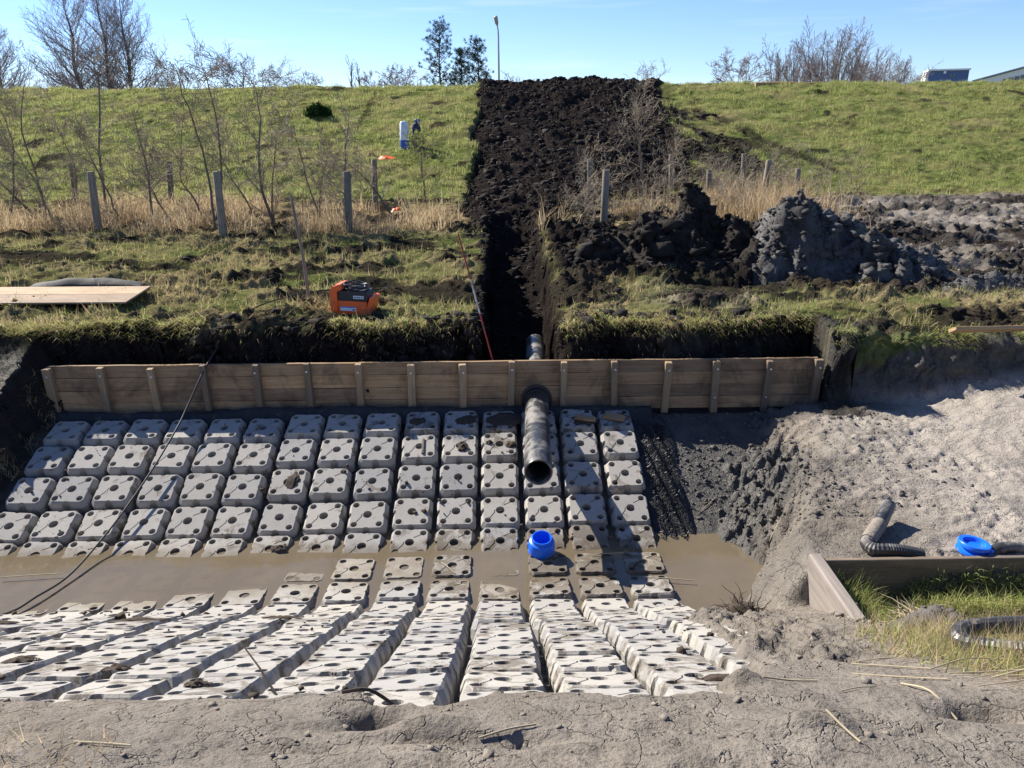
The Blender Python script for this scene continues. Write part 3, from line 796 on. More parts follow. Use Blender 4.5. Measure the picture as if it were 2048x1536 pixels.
# ================================================================ outlet pipe
PA, PB = Vector((0.288, 6.20, 0.730)), Vector((0.43, 10.4, 0.725))
pipe = empty('outlet_pipe', (0.37, 8.1, 0.60))
tag(pipe, 'thick black plastic pipe poking through the timber wall, smeared with grey mud', 'pipe')
pl = Vector(pipe.location); ax = (PB - PA).normalized()
mb = MB(); L = (PB - PA).length
prof = [(0.108, 0.5), (0.108, 0.0), (0.120, -0.004), (0.128, 0.004), (0.128, L), (0.0, L)]
prof = [(0.0, 1.2), (0.108, 1.2), (0.108, 0.012), (0.112, 0.0), (0.124, 0.0), (0.128, 0.012)] + [(0.128, q) for q in np.linspace(0.3, L, 12)] + [(0.0, L)]
mb.lathe(prof, 32)
tube_o = mb.build('pipe_wall', M['pipe'], pipe, True, loc=PA - pl)
tube_o.rotation_mode = 'QUATERNION'; tube_o.rotation_quaternion = ax.to_track_quat('Z', 'Y')
mb = MB(); mb.lathe([(0.126, -0.05), (0.142, -0.05), (0.150, -0.03), (0.150, 0.0), (0.172, 0.004), (0.174, 0.02), (0.126, 0.022)], 32)
co_ = mb.build('collar', M['black_rubber'], pipe, True, loc=PA + ax * (8.075 - PA.y) - pl)
co_.rotation_mode = 'QUATERNION'; co_.rotation_quaternion = ax.to_track_quat('Z', 'Y')

# ================================================================ blue caps
def cap(name, prof, loc, rot, label, notch):
    root = empty(name, loc, rot); tag(root, label, 'pipe cap', 'blue plastic pipe caps')
    mb = MB(); mb.lathe(prof, 36); mb.build('cap_body', M['blue'], root, True)
    for a in notch:
        nb_ = MB(); nb_.box(0.10, 0.128, -0.014, 0.014, 0.012, 0.075, Matrix.Rotation(a, 4, 'Z'), 0.004)
        nb_.build('rib', M['blue'], root)
    return root
cap('pipe_cap', [(0.0, 0.03), (0.072, 0.03), (0.078, 0.04), (0.080, 0.150), (0.088, 0.150), (0.092, 0.118), (0.108, 0.110), (0.118, 0.085), (0.122, 0.0), (0.112, 0.0), (0.10, 0.02), (0.0, 0.02)],
    (0.31, 6.06, 0.035), (rad(14), rad(-4), 0.3), 'blue plastic pipe end cap standing on a block at the water line', (-1.4, 0.7, 2.8))
cap('pipe_cap', [(0.0, 0.06), (0.072, 0.06), (0.078, 0.085), (0.104, 0.088), (0.110, 0.080), (0.110, 0.060), (0.086, 0.050), (0.084, 0.036), (0.110, 0.026), (0.110, 0.008), (0.100, 0.0), (0.0, 0.0)],
    (3.38, 4.85, gz(3.38, 4.85) + 0.002), (rad(2), rad(5), 0.4), 'blue plastic flanged cap lying on sandy mud behind the old plank', (-1.2, 1.0))

# ================================================================ hoses and cables
def hose(name, pts, r, label, corr=True, mat='hose', cat='hose', n=10):
    root = empty(name, pts[0]); tag(root, label, cat)
    sp = spline(pts, 10)
    # resample
    P_ = [sp[0]]; step = 0.008 if corr else 0.03
    for a, b in zip(sp[:-1], sp[1:]):
        d = (b - a).length; k = max(1, int(d / step))
        for q in range(1, k + 1): P_.append(a.lerp(b, q / k))
    rs = [r * (1.0 + (0.07 if (i // 1) % 2 == 0 else -0.05)) if corr else r for i in range(len(P_))]
    mb = MB(); mb.tube([p_ - Vector(pts[0]) for p_ in P_], rs, n)
    mb.build('hose_wall', M[mat], root, not corr)
    return root
zp = lambda x, y, d: (x, y, gz(x, y) + d)
h1 = hose('drain_hose', [zp(2.98, 4.79, 0.02), zp(2.80, 4.80, 0.045), zp(2.66, 4.835, 0.05), zp(2.635, 4.91, 0.055), zp(2.70, 5.00, 0.06)], 0.045, 'bent black corrugated drain hose with raised end on sandy mud')
sl = MB(); e0 = Vector(zp(2.66, 4.95, 0.06)); e1 = Vector(zp(2.84, 5.16, 0.075)); e2 = Vector(zp(3.00, 5.36, 0.13))
sl.tube([e0, e0.lerp(e1, .5), e1], [0.055, 0.057, 0.055], 16); sl.v = [tuple(Vector(v) - Vector(h1.location)) for v in sl.v]
sl.build('coupling', M['mudclod'], h1, True)
sl = MB(); d_ = (e2 - e1).normalized(); sl.lathe([(0.0, 0.05), (0.047, 0.05), (0.047, (e2 - e1).length), (0.053, (e2 - e1).length), (0.054, -0.02), (0.0, -0.02)], 20)
so = sl.build('end_sleeve', M['pipe'], h1, True, loc=e1 - Vector(h1.location)); so.rotation_mode = 'QUATERNION'; so.rotation_quaternion = d_.to_track_quat('Z', 'Y')
hose('drain_hose', [zp(3.42, 4.80, -0.01), zp(3.58, 4.83, 0.03), zp(3.8, 4.86, 0.04), zp(4.3, 4.9, 0.03)], 0.042, 'smooth black hose lying behind the old plank past the blue cap', False)
hose('drain_hose', [zp(2.70, 3.35, 0.10), zp(2.48, 3.30, 0.10), zp(2.27, 3.20, 0.10), zp(2.20, 3.08, 0.06), zp(2.32, 2.96, 0.05), zp(2.55, 2.86, 0.05), zp(2.8, 2.8, 0.05)], 0.042, 'black corrugated hose looping out of the grass at the pit edge')
# thin supply cable over the wall into the water
cp = [(-1.62, 9.15, gz(-1.62, 9.15) + 0.05), (-2.0, 9.9, gz(-2.0, 9.9) + 0.02), (-2.45, 9.95, gz(-2.45, 9.95) + 0.03), (-2.95, 9.35, gz(-2.95, 9.35) + 0.05), (-3.12, 8.75, 1.50), (-3.26, 8.12, 1.20), (-3.38, 7.75, 0.86), (-3.42, 7.5, 0.70), (-3.50, 7.05, 0.47), (-3.60, 6.6, 0.26), (-3.70, 6.2, 0.10), (-3.76, 5.75, 0.03), (-3.86, 5.45, 0.03), (-4.0, 5.2, 0.03), (-4.4, 4.85, 0.16)]
hose('supply_cable', cp, 0.0095, 'thin black cable running from the orange machine over the wall into the water', False, 'cable', 'cable', 7)

# ================================================================ orange welding machine
bx_, by_ = -1.80, 9.08
mach = empty('welding_machine', (bx_, by_, gz(bx_, by_) - 0.03), (0, rad(2), rad(-8)))
tag(mach, 'orange plastic pipe welding machine with black cables coiled on top, standing on cut grass', 'machine')
mb = MB(); mb.prism([(-0.20, 0.06), (-0.17, 0.0), (0.13, 0.0), (0.19, 0.07), (0.19, 0.19), (-0.20, 0.19)], -0.13, 0.13); mb.build('body', M['orange'], mach)
mb = MB(); mb.prism([(-0.245, 0.05), (-0.19, 0.0), (-0.165, 0.0), (-0.165, 0.30), (-0.10, 0.33), (-0.13, 0.385), (-0.215, 0.36), (-0.25, 0.31)], -0.15, 0.15); mb.build('side_handle', M['orange'], mach)
mb = MB(); mb.prism([(0.17, 0.0), (0.22, 0.02), (0.27, 0.24), (0.235, 0.25), (0.19, 0.10)], -0.15, 0.15); mb.build('side_handle', M['orange'], mach)
mb = MB(); mb.prism([(-0.16, 0.191), (0.185, 0.191), (0.215, 0.26), (0.19, 0.31), (-0.15, 0.31)], -0.125, 0.12); mb.build('control_unit', M['black_rubber'], mach)
mb = MB(); mb.box(-0.13, 0.06, -0.137, -0.131, 0.075, 0.125); lb = mb.build('sticker', M['label'], mach)
mb = MB(); mb.box(-0.13, 0.06, -0.1385, -0.1372, 0.112, 0.125); mb.build('sticker_band', M['label_blue'], lb)
mb = MB()
for q in range(3): mb.box(0.015 + q * 0.013, 0.024 + q * 0.013, -0.1385, -0.1372, 0.083, 0.100)
mb.build('sticker_print', M['label_ink'], lb)
mb = MB(); mb.box(0.03, 0.155, -0.132, -0.1255, 0.225, 0.26); pn = mb.build('key_panel', M['label'], mach)
mb = MB()
for q in range(4): mb.box(0.042 + q * 0.028, 0.060 + q * 0.028, -0.136, -0.1325, 0.235, 0.250)
mb.build('keys', M['label_ink'], pn)
for q in range(7):
    mb = MB(); pts = []
    ra, rb = 0.155 - 0.012 * (q % 4), 0.105 - 0.010 * (q % 3)
    for k in range(37):
        a = 2 * math.pi * k / 36
        pts.append((0.02 + ra * math.cos(a) + 0.008 * math.sin(3 * a + q), rb * math.sin(a), 0.318 + 0.013 * q * 0.8 + 0.012 * math.sin(2 * a + q * 1.7)))
    mb.tube(pts, 0.0085, 6, False); mb.build('cable_coil', M['cable'], mach, True)

# ================================================================ survey staff, stake
def segmented(name, a, b, r, segs, label, cat):
    a = Vector(a); b = Vector(b)
    root = empty(name, a); tag(root, label, cat)
    for (t0, t1, mat) in segs:
        mb = MB(); mb.tube([(b - a) * t0, (b - a) * t1], r, 8); mb.build('pole_section', M[mat], root)
    return root
segmented('survey_pole', (-0.10, 8.30, 0.98), (-0.50, 8.62, 2.50), 0.009, [(0, 0.16, 'red'), (0.16, 0.43, 'red'), (0.43, 0.68, 'white'), (0.68, 1.0, 'red')], 'red and white ranging pole leaning beside the trench behind the wall', 'pole')
mb = MB(); s0 = Vector((-2.40, 9.35, gz(-2.40, 9.35) - 0.15)); s1 = Vector((-2.53, 9.45, 2.86))
mb.tube([Vector((0, 0, 0)), (s1 - s0) * 0.45 + Vector((0.02, 0, 0)), (s1 - s0) * 0.93, s1 - s0], [0.024, 0.020, 0.016, 0.021], 8)
stake = mb.build('wooden_stake', M['grey_post'], None, True, loc=s0)
tag(stake, 'thin bare wooden stake leaning in the berm near the orange machine', 'stake')

# ================================================================ boards on the berm
def plank(name, x0, x1, y0, y1, zt, th, mat, label, tilt=0.0, rz=0.0, n=2, cat='plank'):
    cx, cy = (x0 + x1) / 2, (y0 + y1) / 2
    root = empty(name, (cx, cy, zt), (tilt, 0, rz)); tag(root, label, cat)
    wdt = (y1 - y0) / n
    for k in range(n):
        mb = MB(); mb.box(-(x1 - x0) / 2 + random.uniform(0, .02), (x1 - x0) / 2 - random.uniform(0, .03), -(y1 - y0) / 2 + k * wdt + 0.003, -(y1 - y0) / 2 + (k + 1) * wdt - 0.003, -th, 0.0, None, 0.004)
        mb.build('board', M[mat], root, loc=(0, 0, 0))
    return root
plank('board_panel', -7.6, -4.62, 9.32, 10.05, 1.645, 0.022, 'pale_board', 'pale wooden board panel lying flat on the cut berm beside black sheeting', rad(4), rad(-1.0), 2, 'board')
plank('loose_plank', 4.65, 6.6, 7.68, 7.82, 1.60, 0.035, 'board', 'single brown plank lying on the grassy lip above the grey cut bank', rad(-30), rad(2), 1)
U, W = np.meshgrid(np.linspace(-6.3, -4.75, 30), np.linspace(0, 1, 8))
zz = 1.60 + 0.11 * np.sin(np.pi * W) * np.sin(np.pi * (U + 6.3) / 1.55) ** 0.5 + 0.02 * fbm(U * 4, W * 3, 211, 3)
yy = 10.02 + 0.30 * W
wi = np.arange(240).reshape(8, 30)
tp = obj('tarpaulin', np_mesh('tarpaulin', np.stack([U, yy, zz + 0.05], -1).reshape(-1, 3), np.stack([wi[:-1, :-1], wi[:-1, 1:], wi[1:, 1:], wi[1:, :-1]], -1).reshape(-1, 4), M['geotextile'], True))
tp.modifiers.new('thick', 'SOLIDIFY').thickness = 0.006
tag(tp, 'folded black tarpaulin edge lying behind the pale board panel', 'tarpaulin')

# ================================================================ old timber corner on the right
oc = empty('timber_corner', (2.2, 4.7, 0.4)); tag(oc, 'old mud caked timber bulkhead corner with a thick beam end and long plank', 'bulkhead')
mb = MB(); mb.box(0.02, 4.2, 0.0, 0.04, -0.45, 0.335, None, 0.005); mb.build('plank', M['old_plank'], oc)
mb = MB(); mb.box(-0.055, 0.035, -1.18, 0.05, -0.35, 0.365, None, 0.012); mb.build('beam', M['old_beam'], oc, rot=(rad(-1.5), 0, rad(-2)))

# ================================================================ wood chips and stick lying on the blocks
def chip(x, y, z, L, w, a, mat, name, label, cat, group=None, h=0.02, tilt=0.0):
    mb = MB(); mb.prism([(-L / 2, 0), (-L / 2 * 0.7, h), (L / 2 * 0.8, h * 0.8), (L / 2, 0)], -w / 2, w / 2)
    o = mb.build(name, M[mat], None, loc=(x, y, z), rot=(tilt, 0, a)); tag(o, label, cat, group); return o
chip(0.86, 7.73, 0.628, 0.24, 0.07, -0.3, 'chip', 'wood_offcut', 'brown wood offcut lying on the top block right of the pipe', 'offcut', None, 0.03, rad(15))
chip(1.17, 7.75, 0.632, 0.25, 0.09, -0.45, 'chip', 'wood_offcut', 'dark brown wood offcut on the last top block by the mesh strip', 'offcut', None, 0.03, rad(15))
mb = MB(); mb.box(-0.012, 0.012, -0.11, 0.11, 0, 0.02, None, 0.003)
o = mb.build('wood_batten', M['old_plank'], None, loc=(-0.86, 7.36, 0.487), rot=(slope_at(7.34), 0, 0.03)); tag(o, 'short pale wooden batten lying across a block hole', 'batten')

# ================================================================ fence posts
FP = [((-8.166, 15.78), (-8.121, 2.795), 0), ((-5.388, 15.0), (-5.372, 2.819), 0), ((-3.026, 15.22), (-2.974, 2.783), 0),
      ((1.995, 15.52), (2.029, 2.748), 2), ((6.215, 18.8), (6.30, 2.74), 3), ((5.218, 19.86), (5.176, 2.458), 3), ((7.584, 20.22), (7.541, 2.452), 3),
      ((-10.592, 19.6), (-10.495, 2.791), 1), ((-8.292, 19.72), (-8.189, 2.80), 1), ((-3.249, 20.02), (-3.204, 2.789), 1),
      ((2.175, 19.6), (2.149, 2.762), 4), ((4.607, 21.5), (4.547, 2.78), 4), ((6.538, 21.36), (6.473, 2.782), 4)]
FL = ['weathered grey fence post in the front row before the bare saplings', 'grey fence post in the back row behind the bare saplings and dry reeds',
      'lone weathered fence post in pale reeds beside the trench', 'wooden fence post standing in dry reeds behind the soil heaps', 'fence post half hidden by twigs at the foot of the soil strip']
for (b, tp_, k) in FP:
    z0 = gz(*b) - 0.3; h = tp_[1] - z0
    mb = MB(); r = 0.075 if k in (0, 2) else 0.07
    lean = (tp_[0] - b[0]) / max(h, .1)
    mb.tube([(0, 0, 0), (lean * h * 0.5, 0, h * 0.5), (lean * h, 0.02, h - 0.02), (lean * h, 0.02, h)], [r * 1.05, r, r * 0.98, r * 0.86], 10)
    o = mb.build('fence_post', M['grey_post'], None, True, loc=(b[0], b[1], z0))
    tag(o, FL[k], 'fence post', 'old fence posts along the foot of the dyke')

# ================================================================ branching plants
class Seg:
    def __init__(s): s.a = []; s.b = []; s.ra = []; s.rb = []
    def add(s, p, q, r0, r1): s.a.append(p); s.b.append(q); s.ra.append(r0); s.rb.append(r1)
def seg_mesh(name, S, mat, n=4, origin=(0, 0, 0)):
    A = np.array(S.a) - np.array(origin); B = np.array(S.b) - np.array(origin)
    ra = np.array(S.ra)[:, None]; rb = np.array(S.rb)[:, None]
    d = B - A; L = np.linalg.norm(d, axis=1, keepdims=True); d = d / np.maximum(L, 1e-6)
    ref = np.where(np.abs(d[:, 2:3]) > 0.9, np.array([[1., 0, 0]]), np.array([[0, 0, 1.]]))
    u = np.cross(d, ref); u /= np.linalg.norm(u, axis=1, keepdims=True); w = np.cross(d, u)
    V = []
    for (P0, rr) in ((A, ra), (B, rb)):
        for k in range(n):
            a = 2 * math.pi * k / n
            V.append(P0 + (u * math.cos(a) + w * math.sin(a)) * rr)
    V = np.stack(V, 1).reshape(-1, 3)
    m_ = len(A); base = (np.arange(m_) * 2 * n)[:, None]
    F = np.concatenate([np.concatenate([base + k, base + (k + 1) % n, base + n + (k + 1) % n, base + n + k], 1) for k in range(n)])
    return np_mesh(name, V, F, mat, n > 4)
def rot_about(d, ang, az):
    u = d.orthogonal().normalized(); w = d.cross(u)
    return (d * math.cos(ang) + (u * math.cos(az) + w * math.sin(az)) * math.sin(ang)).normalized()
def grow(S, p, d, L, r, lvl, R, prm):
    """one branch with curved steps and side shoots"""
    ns, trop, wig, nch, ang, lr, rr, rmin = prm['n'][lvl], prm['trop'][lvl], prm['wig'][lvl], prm['nch'][lvl], prm['ang'][lvl], prm['lr'][lvl], prm['rr'], prm['rmin']
    q = p.copy(); dd = d.copy(); step = L / ns
    pts = []
    for i in range(ns):
        dd = (dd + Vector((R.gauss(0, wig), R.gauss(0, wig), R.gauss(0, wig) + trop))).normalized()
        nq = q + dd * step
        r0 = max(rmin, r * (1 - 0.8 * i / ns)); r1 = max(rmin, r * (1 - 0.8 * (i + 1) / ns))
        S[min(lvl, 1)].add(tuple(q), tuple(nq), r0, r1)
        pts.append((q, nq, dd, r0)); q = nq
    if lvl + 1 < len(prm['n']):
        for c in range(nch):
            t = prm['t0'][lvl] + (1 - prm['t0'][lvl]) * (c + R.random()) / nch
            k = min(ns - 1, int(t * ns)); a, b, dk, rk = pts[k]
            f = t * ns - k
            cd = rot_about(dk, rad(R.gauss(ang, 8)), R.random() * 6.283)
            if prm.get('flat'): cd.y *= 1.0
            grow(S, a.lerp(b, min(1, max(0, f))), cd, L * lr * R.uniform(0.6, 1.15) * prm['prof'](t, lvl), max(rmin, rk * rr), lvl + 1, R, prm)

def plant(name, base, S, label, cat, group, bark, twig, n0=6, n1=3, crown='crown'):
    root = empty(name, base); tag(root, label, cat, group)
    if S[0].a: obj('trunk', seg_mesh('trunk', S[0], M[bark], n0, base), root)
    if S[1].a: obj(crown, seg_mesh(crown, S[1], M[twig], n1, base), root)
    return root

# ---- saplings along the old fence
SAP = [
 [(-11.211, 18.74, 1.70), (-11.534, 2.22), (-11.865, 2.57), 0.055, 1.0], [(-10.082, 17.44, 1.67), (-10.178, 2.64), (-10.153, 3.77), (-9.923, 4.95), 0.035, 1],
 [(-9.048, 18.0, 1.68), (-8.868, 3.13), (-8.754, 4.48), (-8.727, 4.98), 0.042, 1], [(-7.055, 15.72, 1.63), (-7.077, 2.72), (-7.091, 3.97), 0.040, 1.3],
 [(-6.536, 17.2, 1.66), (-6.841, 2.2), (-6.994, 2.62), (-6.664, 4.14), 0.036, 1], [(-5.886, 15.96, 1.64), (-5.966, 2.89), (-6.123, 4.2), (-6.31, 4.73), 0.036, 1],
 [(-6.105, 16.44, 1.65), (-5.789, 2.86), (-5.884, 4.39), (-5.938, 4.71), 0.034, 1], [(-5.549, 17.74, 1.68), (-5.956, 2.47), (-6.219, 3.0), (-6.285, 3.74), 0.030, 1],
 [(-4.68, 16.02, 1.64), (-4.828, 2.58), (-4.797, 3.73), (-4.856, 4.46), 0.042, 1.4], [(-4.794, 16.36, 1.65), (-4.685, 2.66), (-4.449, 3.72), 0.030, 1.2],
 [(-4.117, 17.64, 1.68), (-4.457, 2.78), (-4.54, 4.13), 0.030, 1], [(-2.574, 18.2, 1.69), (-3.095, 2.36), (-3.57, 2.86), 0.036, 1.2],
 [(-3.227, 15.92, 1.64), (-3.123, 2.96), (-2.946, 3.99), 0.030, 1.2], [(-1.818, 18.94, 1.70), (-1.893, 2.69), (-1.794, 3.59), 0.026, 1.2],
 [(3.529, 19.48, 1.72), (3.323, 2.97), (3.205, 3.43), (3.485, 4.6), 0.028, 0.8], [(2.128, 20.12, 1.73), (2.083, 2.59), (2.481, 3.25), 0.020, 0.7],
 [(3.62, 20.0, 1.73), (3.39, 3.42), (3.312, 4.85), 0.022, 0.6], [(4.271, 21.04, 1.75), (4.47, 2.9), (4.881, 3.64), 0.020, 0.8],
 [(-10.257, 18.24, 1.69), (-9.762, 2.47), (-9.866, 3.66), 0.034, 1.2], [(-10.967, 17.5, 1.67), (-10.694, 3.16), (-10.576, 4.17), 0.034, 1], [(-8.2, 16.9, 1.66), (-8.5, 2.6), (-8.75, 3.6), 0.030, 1.2],
 [(-7.5, 17.6, 1.66), (-7.75, 2.6), (-7.7, 3.5), 0.026, 1.2], [(-9.5, 16.6, 1.66), (-9.7, 2.5), (-10.2, 3.5), 0.03, 1.2], [(-3.9, 16.6, 1.66), (-3.75, 2.4), (-3.5, 3.2), 0.022, 1.2]]
SLAB = ['bare leaning sapling growing among the left fence posts', 'slender bare sapling rising from dry reeds beside the soil strip', 'young sapling breaking into yellow green leaf near the trench']
prm_s = dict(n=[1, 5, 4, 3], trop=[0, 0.10, 0.06, 0.03], wig=[0, 0.13, 0.2, 0.25], nch=[0, 6, 5, 0], ang=[50, 48, 45, 40], lr=[0.5, 0.42, 0.5, .5], rr=0.5, rmin=0.0040, t0=[0.1, 0.1, 0.1, .1], prof=lambda t, l: 1.0)
tint_pts = []
for si, s in enumerate(SAP):
    R = random.Random(100 + si)
    x0, y0, _ = s[0]; z0 = gz(x0, y0) - 0.05; r, dens = s[-2] * 0.78, s[-1] * 1.0
    pl_ = [Vector((x0, y0, z0))] + [Vector((q[0], y0 + R.uniform(-0.25, 0.25), q[1])) for q in s[1:-2]]
    sp = spline(pl_, 5)
    S = [Seg(), Seg()]
    n_ = len(sp) - 1
    H = (sp[-1] - sp[0]).length
    for i in range(n_):
        wob = Vector((R.gauss(0, 0.012), R.gauss(0, 0.012), 0))
        sp[i + 1] = sp[i + 1] + wob
        S[0].add(tuple(sp[i]), tuple(sp[i + 1]), r * (1 - 0.85 * i / n_), r * (1 - 0.85 * (i + 1) / n_))
    for c in range(int(15 * dens)):
        t = 0.12 + 0.86 * R.random()
        k = min(n_ - 1, int(t * n_)); a, b = sp[k], sp[k + 1]; dk = (b - a).normalized()
        cd = rot_about(dk, rad(R.gauss(48, 10)), R.random() * 6.283)
        L = H * 0.38 * (1.05 - 0.75 * t) * R.uniform(0.6, 1.3) + 0.12
        grow(S, a.lerp(b, R.random()), cd, L, max(0.006, r * (1 - 0.8 * t) * 0.45), 1, R, prm_s)
    wh = 'beyond the first front fence post' if x0 < -8.3 else ('between the first and second front fence posts' if x0 < -5.4 else ('between the second and third front fence posts' if x0 < -3.0 else 'past the third front fence post'))
    SLAB[0] = ('tall' if s[-3][1] > 4.3 else ('short' if s[-3][1] < 3.4 else 'middle sized')) + ' bare sapling ' + wh
    k = 2 if si == 13 else (1 if si in (14, 15, 16, 17) else 0)
    plant('sapling', (x0, y0, z0), S, SLAB[k], 'sapling', 'bare saplings along the fence', 'bark', 'twig', 6, 3, 'branches')
    if k == 2: leaf_src = np.array(S[1].b)

# bramble tangle at the right of the strip
for bi, (bx0, by0, n_, w_) in enumerate(((5.6, 20.3, 26, 1.6), (6.6, 21.6, 26, 1.8), (8.2, 20.6, 16, 1.3), (2.6, 16.6, 16, 0.9), (4.3, 17.2, 14, 1.0), (1.9, 17.8, 12, 0.7))):
    S = [Seg(), Seg()]; R = random.Random(300 + bi)
    for c in range(n_):
        x = bx0 + R.uniform(-w_, w_); y = by0 + R.uniform(-0.8, 0.8)
        d = Vector((R.gauss(0.1, 0.5), R.gauss(0, 0.4), 1.0)).normalized()
        grow(S, Vector((x, y, gz(x, y) - 0.03)), d, R.uniform(0.5, 1.3), 0.009, 1, R, dict(prm_s, trop=[0, -0.06, 0, 0], rmin=0.004))
    plant('bramble_bush', (bx0, by0, gz(bx0, by0)), S, ['tangle of thin bare bramble stems behind the black heap', 'bare bramble tangle at the edge of the soil strip by the back posts', 'low bare brush beside the grey clay heap and track', 'thin bare stems in the pale reeds beside the lone post', 'thin bare stems in reeds between the two heaps', 'wispy bare stems rising behind the lone fence post'][bi], 'bush', 'bare brush by the soil strip', 'twig', 'twig', 4, 3, 'branches')

# ---- trees beyond the dyke
def far_tree(kind, x, y, top, label, seed, spread=1.0, lean=0.0, sxy=1.0, width=None, dens_m=1.0):
    R = random.Random(seed); z0 = 1.0 if y > 56 else gz(x, y) - 0.1; H = top - z0
    base = Vector((x, y, z0)); S = [Seg(), Seg()]
    if kind == 'redwood':
        n_ = 16; pts = [base + Vector((lean * H * (i / n_) + 0.1 * math.sin(i * 1.1 + seed), 0.1 * math.cos(i), H * i / n_)) for i in range(n_ + 1)]
        for i in range(n_): S[0].add(tuple(pts[i]), tuple(pts[i + 1]), 0.26 * (1 - i / n_) + 0.02, 0.26 * (1 - (i + 1) / n_) + 0.02)
        prm = dict(n=[1, 6, 5, 3], trop=[0, 0.10, 0.12, 0.10], wig=[0, 0.05, 0.12, 0.2], nch=[0, 11, 5, 0], ang=[0, 38, 38, 40], lr=[0, 0.42, 0.45, .5], rr=0.55, rmin=0.0075, t0=[0, 0.2, 0.1, .1], prof=lambda t, l: 1.15 - 0.6 * t)
        for c in range(78):
            t = 0.20 + 0.79 * (c + R.random()) / 78
            k = min(n_ - 1, int(t * n_)); p_ = pts[k].lerp(pts[k + 1], t * n_ - k)
            az = R.random() * 6.283; el = rad(R.uniform(12, 32) + 26 * t)
            d = Vector((math.cos(az) * math.cos(el), math.sin(az) * math.cos(el), math.sin(el)))
            L = spread * H * 0.40 * (1.0 - t) ** 0.55 * R.uniform(0.75, 1.1) + 0.3
            grow(S, p_, d, L, 0.075 * (1 - t) + 0.014, 1, R, prm)
    elif kind == 'round':
        prm = dict(n=[4, 5, 5, 4, 3], trop=[0.05, 0.07, 0.05, 0.04, 0.03], wig=[0.04, 0.10, 0.14, 0.18, 0.2], nch=[10, 7, 6, 4, 0], ang=[40, 38, 36, 38, 40], lr=[0.62, 0.55, 0.55, 0.6, .5], rr=0.6, rmin=0.014, t0=[0.35, 0.25, 0.2, 0.15, .1], prof=lambda t, l: 1.1 - 0.35 * t)
        grow(S, base, Vector((lean, 0, 1)).normalized(), H * 0.55, 0.20 * H / 9, 0, R, prm)
        S = [S[0], S[1]]
    elif kind == 'multi':
        nst = int(16 * dens_m); prm = dict(n=[8, 5, 5, 3], trop=[0.0, 0.05, 0.05, 0.04], wig=[0.06, 0.10, 0.15, 0.2], nch=[12, 7, 4, 0], ang=[24, 34, 36, 38], lr=[0.36, 0.48, 0.5, .5], rr=0.5, rmin=0.0085, t0=[0.45, 0.2, 0.1, .1], prof=lambda t, l: 1.1 - 0.5 * t)
        for c in range(nst):
            az = R.random() * 6.283; el = rad(R.uniform(38, 88))
            d = Vector((math.cos(az) * math.cos(el) * spread, math.sin(az) * math.cos(el), math.sin(el))).normalized()
            grow(S, base + Vector((R.gauss(0, 0.5), R.gauss(0, 0.5), 0)), d, H * R.uniform(0.85, 1.0) * (0.72 + 0.28 * math.sin(el)), 0.075, 0, R, prm)
    elif kind == 'poplar':
        prm = dict(n=[8, 6, 4, 3], trop=[0, 0.10, 0.10, 0.05], wig=[0.02, 0.05, 0.1, 0.1], nch=[36, 5, 3, 0], ang=[24, 22, 28, 30], lr=[0.26, 0.4, 0.5, .5], rr=0.5, rmin=0.012, t0=[0.12, 0.2, 0.1, .1], prof=lambda t, l: 1.1 - 0.6 * t)
        grow(S, base, Vector((0, 0, 1)), H, 0.16, 0, R, prm)
    # scale the grown skeleton to the wanted height
    mz = max(max(q[2] for q in s_.b) for s_ in S if s_.b); k_ = H / (mz - z0)
    if width: sxy = (width / 2) / (k_ * float(np.percentile(np.abs(np.array(S[1].b)[:, 0] - x), 97)))
    for s_ in S:
        for lst in (s_.a, s_.b):
            for i_, q in enumerate(lst): lst[i_] = (x + (q[0] - x) * k_ * sxy, y + (q[1] - y) * k_ * sxy, z0 + (q[2] - z0) * k_)
    return plant('bare_tree', tuple(base), S, label, 'tree', 'bare trees beyond the dyke', 'far_bark', 'far_twig', 6, 3)
far_tree('redwood', -35.6, 70, 14.3, 'tall bare cone shaped tree, first of three standing close together', 1, 1.12, 0.0, sxy=1.15)
far_tree('redwood', -33.4, 71, 14.6, 'tall bare cone shaped tree in the middle of three standing close together', 2, 0.95, sxy=1.15)
far_tree('redwood', -31.2, 70, 13.9, 'tall bare cone shaped tree, last of three beside a lower rounded tree', 3, 1.05, sxy=1.15)
far_tree('redwood', -45.2, 75, 12.2, 'bare cone shaped tree standing apart from the group of three', 4, 1.1, sxy=1.15)
far_tree('round', -29.0, 78, 9.9, 'low rounded bare tree beside the three tall cone shaped trees', 5, sxy=1.45)
far_tree('round', -24.9, 80, 10.8, 'upright bare tree with fanned branches on the dyke skyline', 6, sxy=1.45)
far_tree('round', -20.4, 85, 9.4, 'broad low bare tree with crooked limbs on the dyke skyline', 7, sxy=1.45)
far_tree('poplar', -16.6, 90, 10.5, 'narrow bare poplar, taller of a pair', 8)
far_tree('poplar', -15.7, 91, 10.1, 'narrow bare poplar, shorter of a pair', 9)
far_tree('round', -10.4, 85, 9.2, 'rounded bare tree between the poplars and the pines', 10, sxy=1.45)
far_tree('round', -12.6, 88, 8.9, 'small pale bare tree beside the poplars', 11, sxy=1.45)
far_tree('round', 3.0, 80, 8.2, 'low bare shrub crown showing behind the lamp post', 12, sxy=1.45)
far_tree('round', 22.1, 75, 9.9, 'pale bare tree standing apart before the big spreading tree', 13, sxy=1.45)
far_tree('multi', 22.9, 66, 9.8, 'bare multi stemmed tree next to the big spreading tree', 14, 0.75, width=6.0)
far_tree('multi', 24.6, 60, 10.6, 'big spreading bare tree with many stems fanning from the ground', 15, 1.0, width=10.0, dens_m=1.7)
